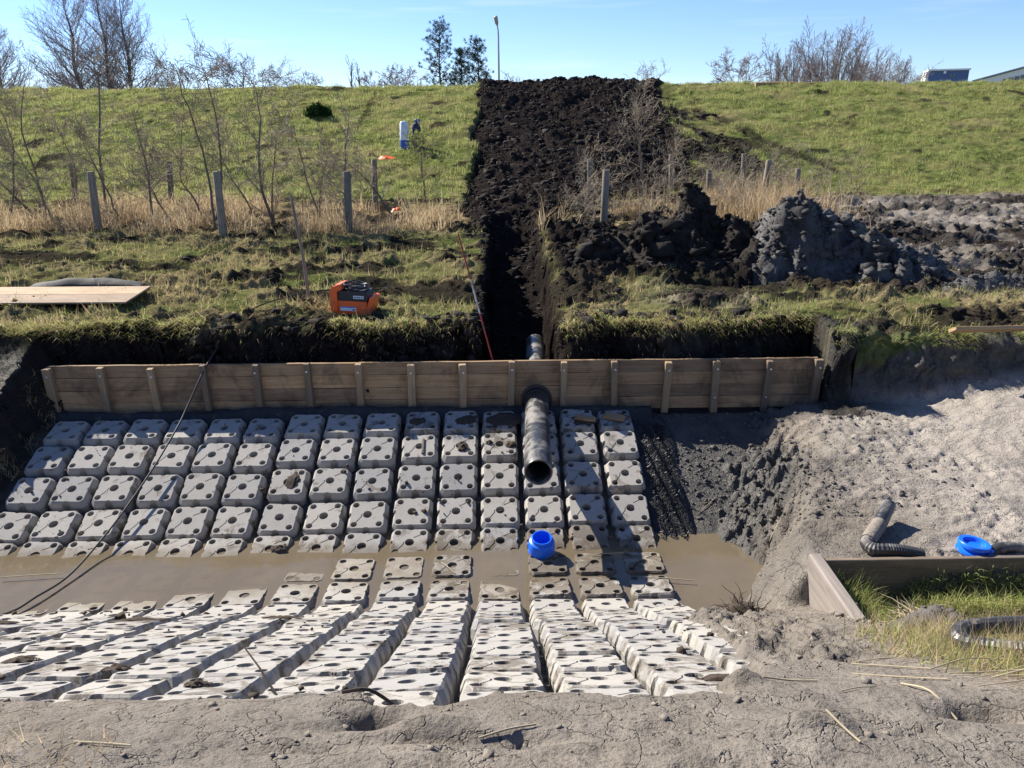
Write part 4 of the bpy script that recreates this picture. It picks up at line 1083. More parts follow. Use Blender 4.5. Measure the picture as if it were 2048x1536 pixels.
far_tree('multi', 28.6, 64, 9.1, 'lower bare spreading tree on the building side of the big one', 16, 1.0, width=6.5)
far_tree('round', 39.5, 82, 8.0, 'tiny bare tree top showing beside the blue building', 17, sxy=1.45)
far_tree('round', -40.0, 80, 9.0, 'thin bare tree in the gap before the three tall trees', 18, sxy=1.45)

# low hedge of far brush along the skyline
S = Seg(); R = random.Random(77)
for k in range(1500):
    x = R.uniform(-70, 5); y = R.uniform(84, 96); h = R.uniform(6.6, 8.0) + 0.4 * math.sin(x * 0.5)
    S.add((x, y, 2.0), (x + R.gauss(0, 0.6), y, h), 0.018, 0.006)
hb = obj('far_brush', seg_mesh('far_brush', S, M['far_twig'], 3)); tag(hb, 'thin line of bare brush along the far skyline', 'brush', kind='stuff')

# ---- pines
def pine(x, y, top, label, seed, spread):
    R = random.Random(seed); z0 = 1.9; H = top - z0; base = Vector((x, y, z0)); S = [Seg(), Seg()]
    n_ = 10; pts = [base + Vector((0.06 * math.sin(i * 1.3 + seed), 0, H * i / n_)) for i in range(n_ + 1)]
    for i in range(n_): S[0].add(tuple(pts[i]), tuple(pts[i + 1]), 0.13 * (1 - i / n_) + 0.012, 0.13 * (1 - (i + 1) / n_) + 0.012)
    tips = []
    for c in range(46):
        t = 0.42 + 0.57 * (c + R.random()) / 46
        k = min(n_ - 1, int(t * n_)); p_ = pts[k].lerp(pts[k + 1], t * n_ - k)
        az = R.random() * 6.283; el = rad(R.uniform(5, 30) + 25 * max(0, t - .6))
        d = Vector((math.cos(az) * math.cos(el), math.sin(az) * math.cos(el), math.sin(el)))
        L = spread * (1.15 - t) ** 0.7 * R.uniform(0.5, 1.2)
        q = p_
        for st_ in range(4):
            d = (d + Vector((R.gauss(0, .12), R.gauss(0, .12), 0.06))).normalized(); nq = q + d * L / 4
            S[0].add(tuple(q), tuple(nq), 0.03 * (1 - st_ / 5), 0.03 * (1 - (st_ + 1) / 5)); q = nq
            if st_ >= 1:
                for e in range(2):
                    ee = q + Vector((R.gauss(0, .2), R.gauss(0, .2), R.uniform(0.02, .22))); S[0].add(tuple(q), tuple(ee), 0.01, 0.006); tips.append(ee)
    tips = np.array([tuple(q) for q in tips]); nn = 26
    rg = np.random.default_rng(seed)
    c0 = np.repeat(tips, nn, 0) + rg.normal(0, 0.045, (len(tips) * nn, 3))
    d = rg.normal(0, 1, c0.shape); d[:, 2] = np.abs(d[:, 2]) * 0.9 + 0.2; d /= np.linalg.norm(d, axis=1, keepdims=True)
    ln = rg.uniform(0.10, 0.17, (len(c0), 1)); sd = np.cross(d, rg.normal(0, 1, c0.shape)); sd /= np.linalg.norm(sd, axis=1, keepdims=True)
    V = np.stack([c0 - sd * 0.012, c0 + sd * 0.012, c0 + d * ln], 1).reshape(-1, 3) - np.array(tuple(base))
    F = np.arange(len(V)).reshape(-1, 3)
    sh = rg.uniform(0.6, 1.3, (len(c0), 1)); colr = np.concatenate([np.array([[0.030, 0.052, 0.030]]) * sh, np.ones_like(sh)], 1).repeat(3, 0)
    root = empty('pine_tree', tuple(base)); tag(root, label, 'pine tree', 'pines on the dyke skyline')
    obj('trunk', seg_mesh('trunk', S[0], M['far_bark'], 5, tuple(base)), root)
    obj('crown', np_mesh('crown', V, F, M['needle'], False, {'tint': colr}), root)
pine(-4.05, 55, 9.45, 'tallest dark green pine with an open crown on the skyline', 21, 2.3)
pine(-2.75, 56.5, 8.0, 'low dark pine tucked between two taller pines', 22, 1.5)
pine(-1.55, 55, 8.45, 'slim dark green pine next to the street lamp', 23, 1.9)

# ---- street lamp
lp = empty('street_lamp', (-0.15, 50, 2.0)); tag(lp, 'tall grey street lamp with a small tilted head behind the dyke crest', 'street lamp')
mb = MB(); mb.tube([(0, 0, 0), (0, 0, 3.4), (0, 0, 3.41), (0, 0, 6.4), (-0.02, 0, 6.75), (-0.07, 0, 7.0)], [0.10, 0.09, 0.07, 0.05, 0.045, 0.045], 10); mb.build('mast', M['lamp_grey'], lp, True)
mb = MB(); mb.tube([(-0.05, 0, 6.95), (-0.09, -0.04, 7.1), (-0.15, -0.10, 7.42), (-0.17, -0.11, 7.46)], [0.05, 0.11, 0.12, 0.06], 10); mb.build('lamp_head', M['lamp_head'], lp, True)

# ---- far buildings
bl = empty('blue_building', (82, 152, 0), (0, 0, rad(-22))); tag(bl, 'boxy dark blue building top with a white edge beyond the dyke', 'building')
mb = MB(); mb.box(-2.9, 3.6, -2, 6, 0, 11.45); mb.build('wall', M['blue_wall'], bl)
mb = MB(); mb.box(-3.1, 3.8, -2.3, 6.2, 11.45, 11.72); mb.build('roof', M['white_wall'], bl)
mb = MB(); mb.box(-3.35, -2.9, -1.9, 6, 0, 11.30); mb.build('side_panel', M['white_wall'], bl)
for q in range(2):
    mb = MB(); mb.box(0.6 + 0.5 * q, 0.85 + 0.5 * q, -2.06, -2.0, 10.3, 10.9); mb.build('window', M['glass'], bl)
mb = MB(); mb.tube([(-0.3, -2.1, 10.9), (-0.3, -2.12, 11.35)], 0.22, 10); mb.build('wall_lamp', M['white_wall'], bl)
wb = empty('white_building', (78, 121, 0), (0, 0, rad(-33))); tag(wb, 'white building with a sloping roof edge beyond the dyke', 'building')
mb = MB(); mb.prism([(-7.2, 0), (-7.2, 8.5), (6, 12.1), (6, 0)], 0, 8); mb.build('wall', M['white_wall'], wb)
mb = MB(); mb.prism([(-7.4, 8.52), (-7.4, 8.72), (6.2, 12.42), (6.2, 12.22)], -0.3, 8.3); mb.build('roof', M['grey_roof'], wb)
for q in range(6):
    mb = MB(); mb.box(-3.4 + 0.75 * q, -2.9 + 0.75 * q, -0.06, 0.0, 7.9, 8.8 + 0.16 * q); w_ = mb.build('window', M['glass'], wb)
    mb = MB(); mb.box(-2.86 + 0.75 * q, -2.70 + 0.75 * q, -0.10, 0.0, 7.9, 8.9 + 0.16 * q); mb.build('frame', M['tan_frame'], w_)

# ---- things left on the dyke slope
bx1, by1 = -3.16, 26.2
sk = empty('material_sack', (bx1, by1, gz(bx1, by1) - 0.05)); tag(sk, 'upright white and blue plastic sack standing on the grassy dyke', 'sack')
mb = MB(); mb.lathe([(0.0, 0.0), (0.15, 0.0), (0.165, 0.1), (0.155, 0.30), (0.15, 0.33)], 14); mb.build('lower_wrap', M['bag_blue'], sk, True)
mb = MB(); mb.lathe([(0.15, 0.325), (0.158, 0.36), (0.148, 0.45), (0.155, 0.53), (0.143, 0.57), (0.135, 0.84), (0.10, 0.90), (0.0, 0.91)], 14); mb.build('upper_wrap', M['bag_white'], sk, True)
bx1, by1 = -2.82, 26.35
sk = empty('material_sack', (bx1, by1, gz(bx1, by1) - 0.05)); tag(sk, 'slumped dark blue bag behind yellow green twigs next to the white sack', 'sack')
mb = MB(); mb.lathe([(0.0, 0.0), (0.15, 0.0), (0.17, 0.15), (0.13, 0.4), (0.15, 0.6), (0.11, 0.74), (0.0, 0.78)], 12); mb.v = [(v[0] + 0.05 * v[2], v[1], v[2]) for v in mb.v]; mb.build('bag_body', M['bag_dark'], sk, True)
mb = MB(); mb.box(0.0, 0.17, -0.08, 0.08, 0.76, 0.90, None, 0.03); mb.build('bag_top', M['bag_blue'], sk)
def crumple(name, x, y, w, d, h, mat, label, cat, seed):
    nu_, nv_ = 16, 10
    U_, W_ = np.meshgrid(np.linspace(-1, 1, nu_), np.linspace(-1, 1, nv_))
    z_ = h * np.clip(1 - (np.abs(U_) ** 2.5 + np.abs(W_) ** 2.5) / 1.3, 0, 1) * (0.55 + 0.7 * np.abs(fbm(U_ * 2.2, W_ * 2.2, seed, 3))) - 0.03
    wi_ = np.arange(nu_ * nv_).reshape(nv_, nu_)
    X_ = x + U_ * w / 2; Y_ = y + W_ * d / 2
    o = obj(name, np_mesh(name, np.stack([X_, Y_, g_at(X_, Y_) + z_], -1).reshape(-1, 3), np.stack([wi_[:-1, :-1], wi_[:-1, 1:], wi_[1:, 1:], wi_[1:, :-1]], -1).reshape(-1, 4), M[mat]))
    o.modifiers.new('thick', 'SOLIDIFY').thickness = 0.01
    tag(o, label, cat)
crumple('orange_sheet', -3.62, 25.1, 0.62, 0.35, 0.10, 'orange', 'crumpled orange sheeting lying in the grass below the sacks', 'sheeting', 5)
crumple('orange_bag', -2.50, 18.45, 0.26, 0.2, 0.14, 'orange', 'small orange red bag among the reeds at a sapling foot', 'bag', 8)

# ================================================================ loose clods (uncountable)
def clods(name, X, Y, sz, mat, label, seed, zlift=0.05, Z=None):
    rg = np.random.default_rng(seed); n = len(X)
    bm = bmesh.new(); bmesh.ops.create_cube(bm, size=1.5); bmesh.ops.triangulate(bm, faces=bm.faces[:])
    bv = np.array([v.co[:] for v in bm.verts]); bf = np.array([[v.index for v in f.verts] for f in bm.faces]); bm.free()
    jit = rg.uniform(0.35, 1.25, (n, len(bv), 3))
    sc = np.stack([rg.uniform(0.7, 1.4, n), rg.uniform(0.7, 1.3, n), rg.uniform(0.4, 0.95, n)], -1)[:, None, :] * sz[:, None, None]
    a = rg.uniform(0, 6.283, n); ca, sa = np.cos(a)[:, None], np.sin(a)[:, None]
    v = bv[None] * jit * sc
    vx = v[..., 0] * ca - v[..., 1] * sa; vy = v[..., 0] * sa + v[..., 1] * ca
    Z = g_at(X, Y) if Z is None else Z
    V = np.stack([vx + X[:, None], vy + Y[:, None], v[..., 2] + (Z + zlift * sz)[:, None]], -1).reshape(-1, 3)
    F = (bf[None] + (np.arange(n) * len(bv))[:, None, None]).reshape(-1, 3)
    o = obj(name, np_mesh(name, V, F, M[mat], False)); tag(o, label, 'clods', kind='stuff'); return o
def sample(n, x0, x1, y0, y1, fn, seed):
    rg = np.random.default_rng(seed)
    X = rg.uniform(x0, x1, n); Y = rg.uniform(y0, y1, n)
    z = g_at(X, Y, ZONE); k = rg.random(n) < fn(X, Y, z)
    return X[k], Y[k]

# ================================================================ heaps
def heap(name, cx, cy, peaks, mat, label, seed, size=(3.2, 2.4), res=0.035, lump=0.16):
    nx_, ny_ = int(size[0] / res), int(size[1] / res)
    U, W = np.meshgrid(np.linspace(-size[0] / 2, size[0] / 2, nx_), np.linspace(-size[1] / 2, size[1] / 2, ny_))
    X = cx + U; Y = cy + W
    h = np.zeros_like(U)
    q = fbm(X * 2.2, Y * 2.2, seed, 4)
    for (px, py, rx, ry, ph) in peaks:
        d = np.sqrt(((U - px + 0.12 * q) / rx) ** 2 + ((W - py + 0.12 * q) / ry) ** 2)
        h = np.maximum(h, ph * np.clip(1 - d ** 1.5, 0, 1))
    c1 = 1.5 * crumb(X * 1.6 + 0.5 * q, Y * 1.6, seed + 3); c2 = 1.5 * crumb(X * 4.5 + q, Y * 4.5, seed + 4)
    k = sstep(0.0, 0.25, h)
    # slabby overhanging lumps: push sideways as well as up
    z = g_at(X, Y) - 0.06 + h + k * (0.6 * lump * c1 + 1.1 * lump * q + lump * 0.5 * c2 + 0.07 * fbm(X * 9, Y * 9, seed + 6, 3, 0.65))
    X = X + k * lump * 0.5 * fbm(X * 4, z * 5, seed + 8, 3); Y = Y + k * lump * 0.5 * fbm(Y * 4, z * 5 + 7, seed + 9, 3)
    keep = (h > 0.015)
    wi_ = np.arange(nx_ * ny_).reshape(ny_, nx_)
    F = np.stack([wi_[:-1, :-1], wi_[:-1, 1:], wi_[1:, 1:], wi_[1:, :-1]], -1).reshape(-1, 4)
    F = F[keep.ravel()[F].any(1)]
    us = np.unique(F); remap = np.zeros(nx_ * ny_, int); remap[us] = np.arange(len(us))
    V = np.stack([X, Y, z], -1).reshape(-1, 3)[us]
    o = obj(name, np_mesh(name, V - np.array([cx, cy, 0]), remap[F], M[mat], False), None, loc=(cx, cy, 0))
    tag(o, label, 'heap')
    rg_ = np.random.default_rng(seed); nk = int(150 * size[0] * size[1]); pk = rg_.integers(0, len(V), nk); pk = pk[V[pk, 2] > g_at(V[pk, 0], V[pk, 1]) - 0.03]
    c_ = clods('clod', V[pk, 0] - cx, V[pk, 1] - cy, np.minimum(0.09, rg_.gamma(0.9, 0.020, len(pk)) + 0.008) * min(1, size[0] / 3.5), mat, None, seed + 1, 0.1, V[pk, 2])
    c_.parent = o; del c_['category']
    if size[0] > 3:
        pb = rg_.integers(0, len(V), 46); pb = pb[V[pb, 2] > g_at(V[pb, 0], V[pb, 1]) + 0.12]
        s_ = clods('slab', V[pb, 0] - cx, V[pb, 1] - cy, rg_.uniform(0.07, 0.17, len(pb)), mat, None, seed + 2, -0.1, V[pb, 2]); s_.parent = o; del s_['category']
    return o
heap('peat_heap', 2.55, 12.3, [(0.45, 0.0, 0.62, 0.8, 1.12), (-0.25, -0.2, 0.8, 0.8, 0.72), (-0.95, -0.4, 0.75, 0.7, 0.42), (0.1, -0.7, 0.9, 0.6, 0.5), (1.0, -0.3, 0.6, 0.7, 0.5)], 'peat', 'jagged heap of black peat beside the trench', 31, (4.2, 3.4), 0.036, 0.22)
heap('clay_heap', 4.95, 11.4, [(-0.50, 0.2, 0.95, 0.95, 1.02), (-0.1, 0.1, 0.9, 0.85, 0.86), (0.3, -0.5, 1.1, 0.6, 0.62), (0.85, -0.2, 0.8, 0.75, 0.42), (-0.9, -0.4, 0.5, 0.6, 0.4)], 'clay', 'heap of slick blue grey clay lumps behind the timber wall', 47, (4.4, 3.4), 0.036, 0.20)
heap('clay_heap', 6.6, 10.05, [(0, 0, 0.9, 0.35, 0.22)], 'clay', 'small low ridge of grey clay on the churned berm', 53, (2.4, 1.2), 0.035, 0.10)
# slab of clay lying on the heap's flank
heap('peat_lump', 3.75, 11.5, [(0, 0, 0.5, 0.5, 0.42)], 'peat', 'low black peat lump between the two heaps', 59, (1.4, 1.4), 0.035, 0.16)

# big lumps turned up by the digger
X, Y = sample(420, -0.6, 6.5, 15, 36.5, lambda X, Y, z: sstep(0.5, 0.9, z[:, 0]), 71)
clods('soil_clods', X, Y, np.random.default_rng(72).uniform(0.06, 0.17, len(X)), 'peat', 'large black soil lumps turned up along the dug strip', 73)
X, Y = sample(26000, -1.5, 8, 14.5, 37, lambda X, Y, z: sstep(0.5, 0.9, z[:, 0]), 1)
clods('soil_clods', X, Y, np.random.default_rng(2).gamma(1.0, 0.018, len(X)) + 0.012, 'peat', 'loose black soil clods scattered over the dug strip', 3)
X, Y = sample(5000, -0.4, 8, 8.6, 16, lambda X, Y, z: sstep(0.5, 0.9, z[:, 0]), 4)
clods('soil_clods', X, Y, np.random.default_rng(5).gamma(1.2, 0.012, len(X)) + 0.006, 'peat', 'loose black crumbs around the trench and heaps', 6)
X, Y = sample(6500, 1.45, 4.0, 5.4, 8.0, lambda X, Y, z: np.where(X < 2.9, 0.85, 0.18) * sstep(0.0, 0.1, g_at(X, Y)), 7)
clods('mud_clods', X, Y, np.random.default_rng(8).gamma(1.0, 0.006, len(X)) + 0.003, 'wetclod', 'grey clay crumbs tumbling down beside the pool', 9)
gX, gY = sample(9000, 5.4, 16, 9.5, 20.5, lambda X, Y, z: z[:, 1] * (fbm(X * 0.9, Y * 1.2, 671, 4) > 0.16), 75)
X, Y = sample(6000, 5.4, 16, 9.5, 20.5, lambda X, Y, z: 0.9 * z[:, 1], 10)
clods('mud_clods', X, Y, np.random.default_rng(11).gamma(1.1, 0.007, len(X)) + 0.004, 'mudclod', 'churned crumbs of mud over the track by the heaps', 12)
X, Y = sample(2600, -2.6, 2.8, 1.5, 4.9, lambda X, Y, z: np.where(z[:, 3] > 0.5, 0.0, 0.3 + 0.6 * (fbm(X * 3, Y * 3, 555, 3) > 0.12)) , 13)
clods('mud_clods', X, Y, np.random.default_rng(14).gamma(1.3, 0.0035, len(X)) + 0.002, 'mudclod', 'small mud crumbs on the near bank', 15)
# dark mud crumbs fallen on the blocks
rg = np.random.default_rng(16)
nX = rg.uniform(-4.8, 1.35, 900); nY = np.concatenate([rg.uniform(2.5, 5.2, 600), rg.uniform(6.3, 7.85, 300)])
kk = fbm(nX * 2.2, nY * 2.2, 557, 3) > 0.12
nX, nY = nX[kk], nY[kk]
clods('soil_clods', nX, nY, rg.gamma(1.4, 0.005, len(nX)) + 0.003, 'root', 'dark crumbs of earth fallen on the concrete blocks', 17, 0.1, block_top(nY) + 0.004)

# ================================================================ grass (uncountable)
def blades(name, X, Y, h, w, palette, label, seed, lean=0.35, bend=False, bias=(0, 0), droop=0.0, Z=None, mat='blade'):
    rg = np.random.default_rng(seed); n = len(X)
    Z = (g_at(X, Y) if Z is None else Z) - 0.01
    az = rg.uniform(0, 6.283, n); ln = np.abs(rg.normal(0, lean, n))
    d = np.stack([np.cos(az) * ln + bias[0], np.sin(az) * ln + bias[1], np.ones(n) * (1 - droop)], -1)
    d /= np.linalg.norm(d, axis=1, keepdims=True)
    fa = rg.uniform(0, 6.283, n); sd = np.stack([np.cos(fa), np.sin(fa), 0 * fa], -1) * (w * 0.5)[:, None]
    b = np.stack([X, Y, Z], -1); h_ = h[:, None]
    pal = np.array(palette); ci = rg.integers(0, len(pal), n); colr = pal[ci] * rg.uniform(0.65, 1.3, (n, 1))
    colr = np.concatenate([colr, np.ones((n, 1))], 1)
    if not bend:
        V = np.stack([b - sd, b + sd, b + d * h_], 1).reshape(-1, 3); F = np.arange(3 * n).reshape(n, 3); C = colr.repeat(3, 0)
    else:
        dd = d.copy(); dd[:, :2] *= 2.2; dd[:, 2] -= 0.45 + droop; dd /= np.linalg.norm(dd, axis=1, keepdims=True)
        mid = b + d * h_ * 0.55; tip = mid + dd * h_ * 0.5
        V = np.stack([b - sd, b + sd, mid + sd * 0.75, mid - sd * 0.75, tip], 1).reshape(-1, 3)
        o5 = (np.arange(n) * 5)[:, None]
        F = np.concatenate([o5 + [[0, 1, 2]], o5 + [[0, 2, 3]], o5 + [[3, 2, 4]]]); C = colr.repeat(5, 0)
    o = obj(name, np_mesh(name, V, F, M[mat], False, {'tint': C})); tag(o, label, 'grass', kind='stuff'); return o
G1 = [(0.31, 0.355, 0.11), (0.385, 0.405, 0.15), (0.235, 0.30, 0.08), (0.44, 0.43, 0.20)]
G2 = G1 + [(0.44, 0.37, 0.17), (0.38, 0.32, 0.15)]
ST = [(0.52, 0.40, 0.24), (0.44, 0.33, 0.20), (0.60, 0.49, 0.32), (0.34, 0.25, 0.15)]
BR = [(0.42, 0.33, 0.17), (0.30, 0.23, 0.12), (0.26, 0.29, 0.08), (0.48, 0.42, 0.20), (0.54, 0.44, 0.26)]
rg = np.random.default_rng(20)
blades('track_grass', gX, gY, rg.uniform(0.03, 0.10, len(gX)), rg.uniform(0.006, 0.014, len(gX)), G2, 'patchy grass left on the churned track', 76, 0.8)
# dyke slope
nd = 520000
fy = rg.random(nd); Y = 20.3 + 16.2 * fy ** 0.85; X = rg.uniform(-1, 1, nd) * (2.5 + 0.66 * Y)
zn = g_at(X, Y, ZONE); tuft = 1.4 * fbm(X * 2.4, Y * 2.4, 601, 3)
k = rg.random(nd) < (1 - sstep(0.25, 0.7, zn[:, 0])) * (1 - 0.9 * zn[:, 1]) * (0.42 + 0.58 * sstep(-0.35, 0.25, tuft))
X, Y, tuft = X[k], Y[k], tuft[k]; stv = g_at(X, Y, ZONE)[:, 2]
h = (0.04 + 0.16 * np.clip(tuft + 0.15, 0, 1)) * rg.uniform(0.6, 1.35, len(X))
dry = rg.random(len(X)) < 0.14 + 0.6 * stv + 0.25 * (fbm(X * 0.5, Y * 0.8, 661, 4) > 0.18)
blades('dyke_grass', X[~dry], Y[~dry], h[~dry], rg.uniform(0.010, 0.02, (~dry).sum()), G1, 'green pasture grass covering the dyke slope', 21, 0.45)
blades('dyke_grass', X[dry], Y[dry], h[dry] * 0.9, rg.uniform(0.010, 0.02, dry.sum()), [(0.42, 0.38, 0.18), (0.44, 0.36, 0.19), (0.34, 0.28, 0.15)], 'withered grass mixed through the dyke pasture', 22, 0.6)
# berm between wall and fence: cut stubble, straw and green tufts
nb_ = 240000
Y = 6.4 + 9.8 * rg.random(nb_) ** 1.15; X = rg.uniform(-1, 1, nb_) * (2.6 + 0.74 * Y)
zn = g_at(X, Y, ZONE); zz = g_at(X, Y); n1 = fbm(X * 1.4, Y * 1.8, 611, 4)
bare = np.maximum(zn[:, 0] * 0.97, zn[:, 1])
k = (zz > np.where(Y < 9.3, 1.40, 1.22)) & (zn[:, 0] < 0.7) & (rg.random(nb_) < (1 - sstep(0.45, 0.8, bare)) * (0.22 + 0.78 * sstep(-0.25, 0.25, n1)))
X, Y, n1 = X[k], Y[k], n1[k]
gr = rg.random(len(X)) < 0.16 + 0.42 * sstep(-0.05, 0.35, fbm(X * 0.8, Y * 0.9, 615, 3))
hh = rg.uniform(0.025, 0.085, len(X)) * (1 + 0.7 * np.clip(n1, 0, 1))
blades('berm_grass', X[gr], Y[gr], hh[gr] * 1.15, rg.uniform(0.004, 0.009, gr.sum()), G1, 'short green grass tufts on the berm', 23, 0.7, True)
blades('berm_straw', X[~gr], Y[~gr], hh[~gr] * 2.1, rg.uniform(0.004, 0.010, (~gr).sum()), BR + ST[:2], 'cut straw and dead grass lying over the berm', 24, 3.0, False)
X, Y = sample(14000, -9, 9, 6.5, 15.5, lambda X, Y, z: (g_at(X, Y) > 1.3) * sstep(0.3, 0.8, z[:, 0]), 60)
clods('soil_clods', X, Y, np.random.default_rng(61).gamma(1.0, 0.009, len(X)) + 0.006, 'peat', 'dark soil crumbs strewn over the berm', 62)
# lip tufts hanging over the cut
nl = 17000
X = rg.uniform(-7.5, 8.5, nl); Y = np.where(X < 3.55, 8.52, 7.88) + 0.17 * fbm(X * 1.5, X * 0 + 3.3, 91, 4) + rg.normal(0.04, 0.07, nl)
zz = g_at(X, Y); zn = g_at(X, Y, ZONE)
k = (zz > 1.32) & ((X < -0.35) | (X > 0.65)) & (fbm(X * 1.3, X * 0, 617, 4) > -0.08)
X, Y = X[k], Y[k]
gr = (rg.random(len(X)) < np.where(X > 3.4, 0.8, 0.55))
blades('lip_grass', X[gr], Y[gr], rg.uniform(0.08, 0.24, gr.sum()), rg.uniform(0.004, 0.008, gr.sum()), G1, 'green grass hanging over the cut edge behind the wall', 25, 0.45, True, (0, -0.75), 0.45)
blades('lip_straw', X[~gr], Y[~gr], rg.uniform(0.08, 0.30, (~gr).sum()), rg.uniform(0.003, 0.007, (~gr).sum()), BR + ST, 'dead straw and roots hanging over the cut edge behind the wall', 26, 0.5, True, (0, -0.8), 0.5)
# crumbling soil and roots on the cut face
def face(n, seed):
    r_ = np.random.default_rng(seed); X = r_.uniform(-5.0, 5.5, n * 6); Y = r_.uniform(7.0, 8.95, n * 6); z_ = g_at(X, Y)
    k = (z_ > 0.80) & (z_ < 1.50) & (((X < 3.6) & (Y > 8.15)) | ((X > 9.7) & (Y < 8.1))) & ((X < -0.3) | (X > 0.65)); return X[k][:n], Y[k][:n]
X, Y = face(1500, 80)
clods('soil_clods', X, Y, np.random.default_rng(81).gamma(1.0, 0.022, len(X)) + 0.008, 'peat', 'crumbling dark clods along the cut bank face', 82, 0.2)
X, Y = face(3800, 83)
blades('bank_roots', X, Y, rg.uniform(0.05, 0.22, len(X)), rg.uniform(0.002, 0.006, len(X)), BR + ST + G1[:1], 'roots and turf dangling on the cut bank face', 84, 0.4, True, (0, -0.9), 0.7)
# muck on the old beam end
r_ = np.random.default_rng(85); bX = r_.uniform(2.06, 2.30, 160); bY = r_.uniform(3.5, 4.15, 160)
clods('mud_clods', bX, bY, r_.gamma(1.0, 0.007, 160) + 0.004, 'mudclod', 'mud lumps caked on the buried end of the old beam', 86, 0.1, np.maximum(g_at(bX, bY), np.where((bX > 2.15) & (bX < 2.24), 0.755, 0)))
# trampled edge along the left return
nl = 9000
Y = rg.uniform(6.4, 8.8, nl); X = -5.3 + rg.normal(-0.15, 0.35, nl)
k = (g_at(X, Y) > 0.30) & (fbm(X * 3, Y * 3, 621, 3) > 0.12)
blades('lip_straw', X[k], Y[k], rg.uniform(0.05, 0.2, k.sum()), rg.uniform(0.003, 0.007, k.sum()), BR + ST, 'matted straw over the peat slope at the wall end', 27, 1.3, True)
# dry reeds along the old fence
def reeds(n, fx, seed, label, hmul=1.0):
    rg = np.random.default_rng(seed); X, Y = fx(rg, n)
    zn = g_at(X, Y, ZONE); cl = fbm(X * 1.2, Y * 1.0, 631, 4)
    k = (rg.random(n) < sstep(-0.2, 0.3, cl)) & (zn[:, 0] < 0.75)
    X, Y, cl = X[k], Y[k], cl[k]
    h = hmul * (0.22 + 0.42 * np.clip(cl + 0.3, 0, 1)) * rg.uniform(0.5, 1.35, len(X))
    blades('dry_reed', X, Y, h, rg.uniform(0.006, 0.013, len(X)), ST, label, seed + 1, 0.55, True)
reeds(42000, lambda r, n: (r.uniform(-17, -0.9, n), 15.1 + 4.6 * r.random(n) ** 1.2), 41, 'pale dry reed bed along the saplings and fence')
reeds(14000, lambda r, n: (np.concatenate([r.normal(1.75, 0.42, n // 2), r.normal(2.9, 0.55, n - n // 2)]), np.concatenate([r.normal(15.0, 0.6, n // 2), r.normal(16.3, 0.6, n - n // 2)])), 43, 'pale dry reeds around the lone post beside the trench', 1.15)
reeds(14000, lambda r, n: (r.normal(5.3, 0.8, n), r.normal(17.3, 1.0, n)), 45, 'pale dry reeds between the two heaps and the fence', 1.35)
# pit bank and near right corner grass
X, Y = sample(16000, 2.5, 4.2, 3.95, 4.69, lambda X, Y, z: sstep(0.08, 0.3, g_at(X, Y)) * 0.9, 46)
blades('pit_grass', X, Y, rg.uniform(0.06, 0.20, len(X)), rg.uniform(0.004, 0.007, len(X)), G1 + G1 + [(0.34, 0.29, 0.15)], 'lush grass on the bank inside the old timber corner', 47, 0.5, True, (-0.2, -0.3))
X, Y = sample(2600, 2.24, 2.5, 4.0, 4.7, lambda X, Y, z: 0 * X + 0.9, 48)
blades('pit_grass', X, Y, rg.uniform(0.08, 0.34, len(X)), rg.uniform(0.004, 0.007, len(X)), G1, 'grass growing against the beam inside the timber corner', 49, 0.3, True, (0.1, 0))
X, Y = sample(30000, 1.75, 3.4, 2.2, 3.6, lambda X, Y, z: sstep(1.85, 2.25, X - 0.25 * (Y - 2.9) ** 2 + 0.3 * fbm(X * 3, Y * 3, 641, 3)) * 0.5, 50)
g_ = rg.random(len(X)) < 0.35
blades('bank_grass', X[g_], Y[g_], rg.uniform(0.05, 0.17, g_.sum()), rg.uniform(0.003, 0.006, g_.sum()), G1, 'fresh grass on the near bank by the looping hose', 51, 0.6, True)
blades('bank_straw', X[~g_], Y[~g_], rg.uniform(0.08, 0.26, (~g_).sum()), rg.uniform(0.002, 0.005, (~g_).sum()), ST, 'dry straw litter on the near bank by the looping hose', 52, 2.5, False)
X, Y = sample(900, -2.2, -1.25, 1.6, 2.05, lambda X, Y, z: 0.7 * (fbm(X * 3, Y * 3, 645, 2) > 0.0), 53)
blades('bank_straw', X, Y, rg.uniform(0.04, 0.12, len(X)), rg.uniform(0.002, 0.005, len(X)), ST, 'dry straw stubble at the corner of the near mud', 54, 1.3, False)
# fine straw litter over the mud
X, Y = sample(1000, -2.5, 4.5, 1.6, 8.0, lambda X, Y, z: np.where(z[:, 3] > 0.55, 0.0, 0.6) * (g_at(X, Y) > 0.1), 55)
blades('straw_litter', X, Y, rg.uniform(0.03, 0.13, len(X)), rg.uniform(0.002, 0.005, len(X)), ST, 'straw bits littering the grey mud', 56, 6.0, False)
# leaves on the sprouting sapling and yellow green twigs before the sacks
rp = leaf_src[rg.integers(0, len(leaf_src), 900)] + rg.normal(0, 0.03, (900, 3))
blades('spring_leaves', rp[:, 0], rp[:, 1], rg.uniform(0.03, 0.06, 900), rg.uniform(0.02, 0.035, 900), [(0.30, 0.36, 0.06), (0.24, 0.30, 0.05)], 'sparse yellow green young leaves on the sprouting sapling', 57, 1.0, False, Z=rp[:, 2])
